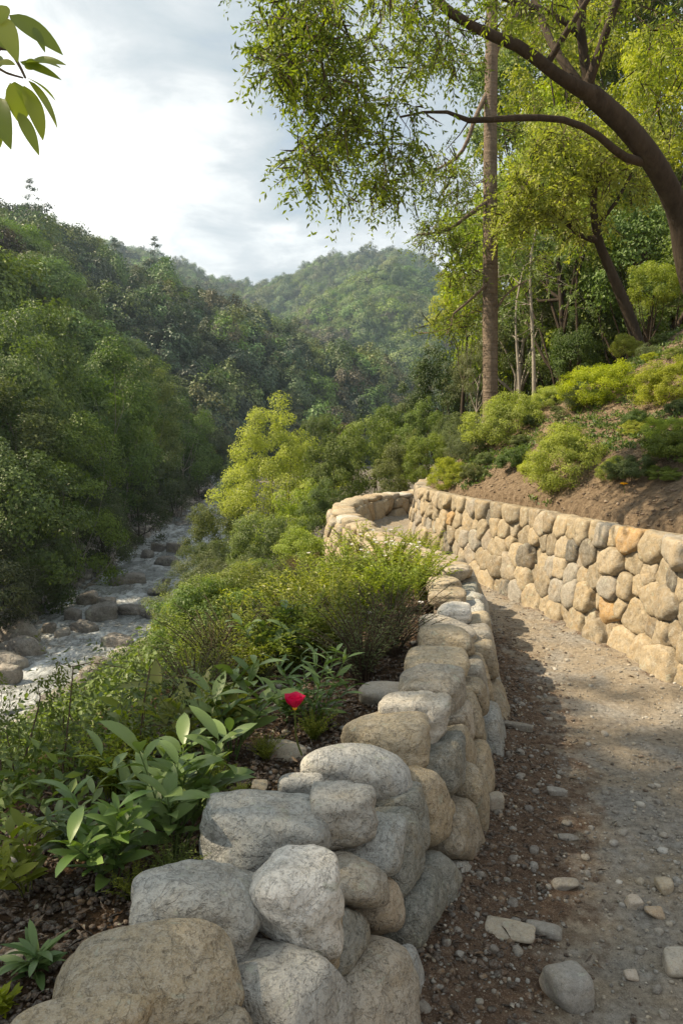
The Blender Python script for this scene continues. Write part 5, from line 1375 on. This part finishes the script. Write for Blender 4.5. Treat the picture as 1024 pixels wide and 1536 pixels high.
# ---------------------------------------------------------------- planting by the low wall
def stems_part(paths, r): 
    out = []
    for p in paths: out += tube(p, np.linspace(r, r * .45, len(p)), 5)
    return out
def herb_proto(seed, n_st, h, spread, L, W, k, droop=.1, mat='bright', curve=.35, name='leafy_plant', detail=False, tints=(0, 1)):
    rg_ = np.random.RandomState(seed); paths = []; P, D, N, T_ = [], [], [], []
    for s_ in range(n_st):
        a = rg_.rand() * 6.28; d = np.array([math.cos(a), math.sin(a), 0]); hh = h * rg_.uniform(.55, 1.1); sp = spread * rg_.rand() ** .6
        b = d * sp * .25 * rg_.rand(); e = b + d * sp + [0, 0, hh]
        t = np.linspace(0, 1, 7)[:, None]; p = b + (e - b) * t; p[:, :2] = b[:2] + (e - b)[:2] * (t ** (1 + curve * 2)); p[:, 2] = hh * t[:, 0] ** .85
        p += rg_.normal(size=3) * t * h * .04; paths.append(p)
        tt = np.linspace(.25, 1, k) + rg_.normal(size=k) * .02; tt = np.clip(tt, 0, 1)
        pos = np.stack([np.interp(tt, t[:, 0], p[:, i]) for i in range(3)], 1); T1 = nrm(p[-1] - p[3])
        az = np.arange(k) * 2.4 + rg_.rand() * 6
        rad = np.stack([np.cos(az), np.sin(az), np.zeros(k)], 1)
        P.append(pos); D.append(rad * .85 + T1 * .6 - [0, 0, droop] + rg_.normal(size=(k, 3)) * .15); N.append(np.tile([0, 0, 1.], (k, 1)) + rad * -.4 + rg_.normal(size=(k, 3)) * .3)
        T_.append(np.clip(tints[0] + (tints[1] - tints[0]) * (.4 * rg_.rand() + .6 * rg_.rand(k)), 0, 1))
    P, D, N, T_ = map(np.concatenate, (P, D, N, T_)); Ll = L * rg_.uniform(.6, 1.2, len(P))
    if detail: part = blades(P, D, N, Ll, Ll * W / L, k=6, curl=rg_.uniform(.1, .9, len(P)), fold=.14, peak=.5, wave=.02); rep = 21
    else: part = leaves(P, D, N, Ll, Ll * W / L); rep = 4
    return name, mesh('foliage', [part], greens[mat], np.repeat(T_, rep), smooth_=detail), mesh('stems', stems_part(paths, h * .010), barks['twig'] if mat in ('grey', 'dry') else greens[mat], .3), h
HP = {
    'herb': [herb_proto(400 + i, 60, 1, .75, .085, .030, 26, mat='bright') for i in range(3)],
    'herbyellow': [herb_proto(410 + i, 60, 1, .7, .10, .040, 22, mat='lime', tints=(0, .8)) for i in range(2)],
    'needle': [herb_proto(420 + i, 70, 1, .8, .07, .012, 34, mat='grey', name='fine_leaved_plant') for i in range(2)],
    'broad': [herb_proto(430 + i, 8, .8, .42, .33, .105, 12, mat='waxy', detail=True, curve=.1, name='broad_leaved_plant', droop=-.2) for i in range(4)],
    'broadlime': [herb_proto(440 + i, 7, .8, .40, .33, .11, 11, mat='lime', detail=True, curve=.1, name='broad_leaved_plant', droop=-.25, tints=(0, .5)) for i in range(2)],
    'lance': [herb_proto(450 + i, 9, 1, .4, .26, .055, 16, mat='waxy', detail=True, curve=.2, name='narrow_leaved_plant', droop=0) for i in range(2)],
    'rosette': [herb_proto(460, 3, .30, .25, .36, .085, 16, mat='waxy', detail=True, curve=.1, name='rosette_plant', droop=-.1)],
}
def bedz(px, py):
    h = hit(px, py); return h
def put(key, i, px, py, hpx, label, category='plant', group=None, wide=1.0, name=None, at_y=None):
    """a plant of the bed: foot at this place, height in photo pixels"""
    nm, fm, sm, h0 = HP[key][i % len(HP[key])]
    h = hit(px, py)
    if at_y is not None: h = at(px, py, at_y)
    sc = hpx * np.linalg.norm(h - [0, 0, EYE]) / FPX / h0
    e = empty(name or nm, (h[0], h[1], h[2] - .01), label, category, group, (px * 1.7 + py) % 6.28, (sc * wide, sc * wide, sc))
    for pn, me in (('foliage', fm), ('stems', sm)):
        o = bpy.data.objects.new(pn, me); col.objects.link(o); o.parent = e
    return e
for r in [
    ('broad', 0, 168, 1330, 120, 'clump of broad glossy grey green leaves left of the largest grey boulder'), ('broad', 1, 262, 1290, 150, 'leafy broad leaved clump with a single yellow leaf tip beside the soil patch'),
    ('broad', 2, 225, 1245, 110, 'broad leaved clump standing behind the two nearer ones'), ('broadlime', 0, 300, 1150, 110, 'clump with large upright yellow green leaves left of the red flower'),
    ('broad', 3, 345, 1140, 120, 'broad green leaved clump right beside the yellow green one'), ('broadlime', 1, 205, 1170, 90, 'yellow green broad leaved stem above the glossy clumps'),
    ('broadlime', 0, 42, 1345, 90, 'small plant with big pale green leaves at the left edge of the bed'), ('broadlime', 1, 5, 1525, 40, 'pale green leaf tuft in the bottom left corner'),
    ('rosette', 0, 56, 1462, 36, 'small toothed rosette growing alone in the bare soil'), ('broad', 1, 120, 1290, 80, 'low glossy clump between the left edge plant and the bigger clumps'),
    ('lance', 0, 468, 1105, 118, 'upright narrow leaved plant carrying the red flower'), ('broad', 2, 430, 1085, 60, 'low broad leaves behind the red flower'),
    ('herb', 0, 470, 1110, 48, 'low fine green leaves at the foot of the red flower plant'), ('needle', 0, 545, 1025, 120, 'twiggy fine leaved plant with bare reddish stems behind the cap boulders'),
    ('needle', 1, 585, 985, 100, 'fine leaved plant with dry stems next to the wall'), ('herb', 1, 500, 990, 110, 'feathery green plant left of the bare stemmed one'),
    ('herb', 2, 440, 1010, 110, 'bright leafy plant above the red flower'), ('broad', 0, 405, 1010, 90, 'broad leaved green plant at the valley edge of the bed'), ('herbyellow', 0, 380, 1030, 70, 'yellow green leafy plant at the outer edge above the broad clumps'),
    ('herbyellow', 1, 440, 960, 90, 'yellow green plant in the middle of the outer bed'), ('herbyellow', 0, 540, 930, 80, 'yellow green plant with white flower in the sunny part of the bed'),
    ('herb', 0, 590, 920, 90, 'sunlit leafy plant near the pale cap stones'), ('herbyellow', 1, 630, 900, 80, 'glowing yellow green plant next to the brightest cap stone'), ('herb', 1, 620, 860, 60, 'sunlit plant spilling over the wall where it bends'),
    ('herbyellow', 0, 580, 880, 80, 'yellow green plant in the thick of the sunny bed'), ('herb', 2, 520, 900, 90, 'green leafy plant at the outer side of the sunny bed'), ('herb', 0, 480, 940, 90, 'leafy green plant between the yellow ones'),
    ('herbyellow', 1, 600, 850, 50, 'small yellow green plant against the orange stone'), ('herb', 2, 640, 860, 50, 'pale flowered plant leaning on the wall bend'), ('herb', 1, 550, 870, 80, 'bushy green plant below the far wall'),
    ('needle', 0, 350, 1000, 90, 'grey fine leaved plant at the drop of the bed'), ('herb', 1, 400, 1140, 40, 'low green plant in the soil between broad clumps and the red flower'),
    ('herb', 2, 330, 1185, 46, 'small green plant under the broad clumps'), ('herb', 0, 260, 1330, 60, 'small green plant at the foot of the glossy clump'), ('herb', 1, 200, 1350, 50, 'low green plant nearest the camera in the soil'),
    ('herb', 2, 360, 1195, 22, 'tiny seedling in the bare soil behind the grey boulder'), ('herbyellow', 0, 300, 1210, 50, 'low yellow green plant in front of the upright leaves'), ('herbyellow', 1, 170, 1200, 90, 'yellow green plant filling the gap above the glossy clumps')]:
    put(r[0], r[1], r[2], r[3], r[4], r[5])
# looser growth on the drop beyond the bed
rg = np.random.RandomState(81); k = 0; taken = []
for it in range(3000):
    Y = rg.uniform(1.6, 8.2); X = rg.uniform(-3.6, .7); dl, _ = sdq([X], [Y], 'L')
    lo_ = np.interp(Y, [0, 2.2, 3, 4, 6, 8], [.95, .95, 1.0, .85, .5, .35])
    if dl[0] < lo_ or dl[0] > 3.2 or (Y < 4.6 and sn(X, Y, 99, 2, 2.2) > .35): continue
    z = gz(X, Y); x, y = proj([X, Y, z + .5])
    if x < -60 or x - 25 < np.interp(y, riv_edge_y, riv_edge_x) + 30 * (y > 1080) or x > 660: continue
    if any((X - a) ** 2 + (Y - b) ** 2 < .17 ** 2 for a, b in taken): continue
    taken.append((X, Y)); k += 1
    if dl[0] > 1.45 and rg.rand() < .7:
        s_ = rg.uniform(.22, .4); kk_ = rg.choice(['shrub', 'shrubmid', 'shrubbright'], p=[.6, .2, .2]); wl = {'shrub': ('one of the low grey green shrubs along the outer edge of the bed', 'low grey green shrubs at the bed edge'), 'shrubmid': ('one of the low deep green shrubs along the outer edge of the bed', 'low deep green shrubs at the bed edge'), 'shrubbright': ('one of the low bright green shrubs along the outer edge of the bed', 'low bright green shrubs at the bed edge')}[kk_]
        plant(kk_, rg.randint(3), (X, Y, z - .03), rg.rand() * 6.28, (s_, s_, s_), wl[0], 'shrub', wl[1]); continue
    key = rg.choice(['herb', 'herbyellow', 'needle'], p=[.5, .25, .25] if Y > 4 else [.45, .15, .4]); nm, fm, sm, h0 = HP[key][rg.randint(len(HP[key]))]
    h = rg.uniform(.16, .44) * (.85 if Y > 5 else 1) * (1.15 if dl[0] > 1.5 else .85); lab, grp = {'herb': ('one of the leafy green plants growing thickly on the outer side of the bed', 'leafy green plants beyond the bed'), 'herbyellow': ('one of the yellow green plants growing on the outer side of the bed', 'yellow green plants beyond the bed'), 'needle': ('one of the grey fine leaved plants growing on the outer side of the bed', 'grey fine leaved plants beyond the bed')}[key]
    e = empty(nm, (X, Y, z), lab, 'plant', grp, rg.rand() * 6.28, (h / h0 * 1.1, h / h0 * 1.1, h / h0))
    for pn, me in (('foliage', fm), ('stems', sm)):
        o = bpy.data.objects.new(pn, me); col.objects.link(o); o.parent = e
    if k > 190: break
print('bed growth', k)
# twiggy saplings at the left, in front of the river
for sx, sy, Y0, tips, lab in [(175, 1330, 2.75, [(215, 1060), (225, 1000), (190, 1110), (160, 1130), (245, 1080)], 'slender twiggy sapling with an upright dark stem in front of the river'),
                              (30, 1340, 2.9, [(100, 1140), (10, 1100), (60, 1040), (110, 1000), (30, 1170), (-20, 1060)], 'twiggy sapling with spreading stems at the left edge before the river'),
                              (110, 1330, 3.1, [(140, 1180), (70, 1120), (95, 1075), (130, 1090)], 'small sparse sapling between the two twiggy ones')]:
    p0 = at(sx, sy, Y0); p0[2] = min(p0[2], gz(p0[0], p0[1]) + .02); e = empty('sapling', tuple(p0), lab, 'sapling'); par = []; nodes = []
    for tx, ty in tips:
        q_ = bez(p0, at(tx, ty, Y0 + rg.uniform(-.1, .3)), .03, 9, .07, rg); par += tube(q_ - p0, np.linspace(.007, .0022, 9), 6, .05); nodes += [np.r_[a, .004] for a in q_[2:]]
    stx = obj('stems', par, barks['twig'], e)
    A = np.array([at(tx + rg.normal() * 42, ty + abs(rg.normal()) * 75 - 18, Y0 + rg.uniform(-.2, .4)) for tx, ty in tips for _ in range(9)])
    obj('twigs', [(V - p0, F_) for V, F_ in grow(nodes, A, rg, .0012, .003, step=.06)], barks['twig'], e)
    lf, tn, tw = sprays(A, rg, 4, .11, 8, .026, .010, droop=.1)
    obj('foliage', [(lf[0] - p0, lf[1])], greens['mid'], e, tint=tn)

# flowers
def flower_mat(name, c, tr=.3):
    m, t = newmat(name)
    p = t.n('ShaderNodeBsdfPrincipled', {'Base Color': (*c, 1), 'Roughness': .55}); q_ = t.n('ShaderNodeBsdfTranslucent', {'Color': (*c, 1)})
    t.n('ShaderNodeOutputMaterial', {0: t.n('ShaderNodeMixShader', {0: tr, 1: p.outputs[0], 2: q_.outputs[0]}).outputs[0]}); return m
M['red'] = flower_mat('crimson_petal', (.68, .008, .09)); M['white'] = flower_mat('white_petal', (.8, .8, .78)); M['yellowp'] = flower_mat('yellow_petal', (.85, .48, .02)); M['orange'] = flower_mat('orange_petal', (.8, .2, .03))
def flower(px, py, Y, wpx, mat, label, n=6, cup=.5, name='flower'):
    c = at(px, py, Y); r = wpx * Y / FPX / 2; rg_ = np.random.RandomState(px); a = np.arange(n) / n * 6.28 + rg_.normal(size=n) * .12; inner = np.arange(n) % 2
    D = np.stack([np.cos(a), np.sin(a), np.full(n, cup) + inner * cup], 1); N = np.stack([-np.cos(a) * cup, -np.sin(a) * cup, np.ones(n)], 1)
    e = empty(name, tuple(c), label, 'flower')
    obj('petals', [blades(np.zeros((n, 3)), D, N, r * (1.15 - .2 * inner), r * 1.15, k=7, curl=.5 - 1.2 * cup, fold=.22, peak=.62)], M[mat], e)
    obj('centre', [(ico(2)[0] * r * .16 + [0, 0, r * .08], ico(2)[1])], M['yellowp'], e)
    st_ = tube(bez((0, 0, 0), (r * .4, r * .5, -r * 3.2), 0, 6, .04, rg_), r * .05 + .0006, 5); obj('stem', st_, greens['mid'], e, tint=.3)
    return e
flower(442, 1064, 2.62, 50, 'red', 'single crimson flower in the middle of the bed', n=9, cup=.8)
flower(552, 922, 4.3, 13, 'white', 'white flower in the sunny part of the bed, larger and whiter than the rest')
flower(630, 906, 4.8, 11, 'white', 'white flower near the cap stones of the low wall')
flower(462, 831, 8.0, 7, 'white', 'tiny white flower on the far outer side of the bed')
flower(566, 842, 7.0, 9, 'orange', 'small orange flower below the far wall')
rg = np.random.RandomState(97)
for i_ in range(16):
    X, Y = rg.uniform(.1, .65), rg.uniform(5.2, 7.6); dl, _ = sdq([X], [Y], 'L')
    if dl[0] < .2: continue
    z = gz(X, Y) + rg.uniform(.36, .5); c_ = proj([X, Y, z]); f_ = flower(int(c_[0]), int(c_[1]), Y, 7, 'white', 'one of the tiny white blossoms scattered over the plants at the wall bend'); f_['group'] = 'tiny white blossoms at the wall bend'
h = hit(935, 732); flower(935, 727, h[1] - .1, 12, 'yellowp', 'single yellow flower under the dark bush on the right slope', n=7, cup=.3)
# little weeds on the right slope
rg = np.random.RandomState(91); n = 6000; Y = 5 + 7.5 * rg.rand(n); X = .9 + 5 * rg.rand(n); dr, _ = sdist(X, Y, RW); dr = -dr
m = (dr > .3) & (dr < 4.5) & (sn(X, Y, 92, 3, 1.6) > .12 - .12 * (Y > 8)); X, Y = X[m], Y[m]; nn_ = len(X); kk = 14
P = np.repeat(np.stack([X, Y, gfast(X, Y)], 1), kk, 0) + rg.normal(size=(nn_ * kk, 3)) * [.03, .03, .008]; P[:, 2] += .012
D = rdir(rg, len(P), .7); tag(obj('slope_weeds', [leaves(P, D, rdir(rg, len(P), 1.2), .05 * rg.uniform(.5, 1.2, len(P)), .018)], greens['mid'], tint=np.repeat(rg.rand(len(P)), 4)), kind='stuff')
# undergrowth cover below the shrubs of the valley sides
def cover(name, X, Y, L, mat, k=10, spread=.25, lift=.12):
    P = np.repeat(np.stack([X, Y, gfast(X, Y)], 1), k, 0); P += rg.normal(size=P.shape) * [spread, spread, lift * .5]; P[:, 2] += lift
    n_ = len(P); N = rdir(rg, n_, 1.0); D = nrm(np.cross(N, rg.normal(size=(n_, 3))))
    tag(obj(name, [leaves(P, D, N, L * rg.uniform(.6, 1.3, n_), L * .45)], mat, tint=np.repeat(rg.rand(n_), 4)), kind='stuff')
n = 16000; Y = 2 + 34 * rg.rand(n) ** 1.5; X = -11 + 14 * rg.rand(n); dl, _ = sdist(X, Y, LW); dv, sv = sdist(X, Y, RIV); m = (dl > 1.0) & (-dv - river_half(sv) > .3); X, Y = X[m], Y[m]
cover('bank_undergrowth', X, Y, .06, greens['mid'], 16, .16, .10)
n = 9000; Y = 20 + 95 * rg.rand(n); X = -60 + 52 * rg.rand(n); dv, sv = sdist(X, Y, RIV); a = dv - river_half(sv); m = (a > 3.0) & (a < 32); X, Y = X[m], Y[m]
cover('hillside_undergrowth', X, Y, .5, greens['dark'], 14, .9, .5)
n = 9000; Y = 12 + 40 * rg.rand(n); X = 2 + 26 * rg.rand(n); dr, _ = sdist(X, Y, RW); m = (-dr > 4.2) | (Y > 14.5); m &= (X / Y < .6); X, Y = X[m], Y[m]
cover('woodland_undergrowth', X, Y, .16, greens['dark'], 16, .35, .2)

# ---------------------------------------------------------------- air
bx = [-700, 700, -40, 1050, -60, 245]
V = np.array([[bx[i], bx[2 + j], bx[4 + k]] for i in (0, 1) for j in (0, 1) for k in (0, 1)], float)
F_ = np.array([[0, 1, 3, 2], [4, 6, 7, 5], [0, 4, 5, 1], [2, 3, 7, 6], [0, 2, 6, 4], [1, 5, 7, 3]])
hm = bpy.data.materials.new('valley_air'); hm.use_nodes = True; ht = NT(hm.node_tree)
vol = ht.n('ShaderNodeVolumePrincipled', {'Color': (.62, .80, 1.0, 1), 'Density': .00036, 'Anisotropy': .35})
out_ = ht.n('ShaderNodeOutputMaterial'); ht.link(vol.outputs[0], out_.inputs['Volume'])
tag(obj('haze', [(V, F_)], hm), kind='stuff')
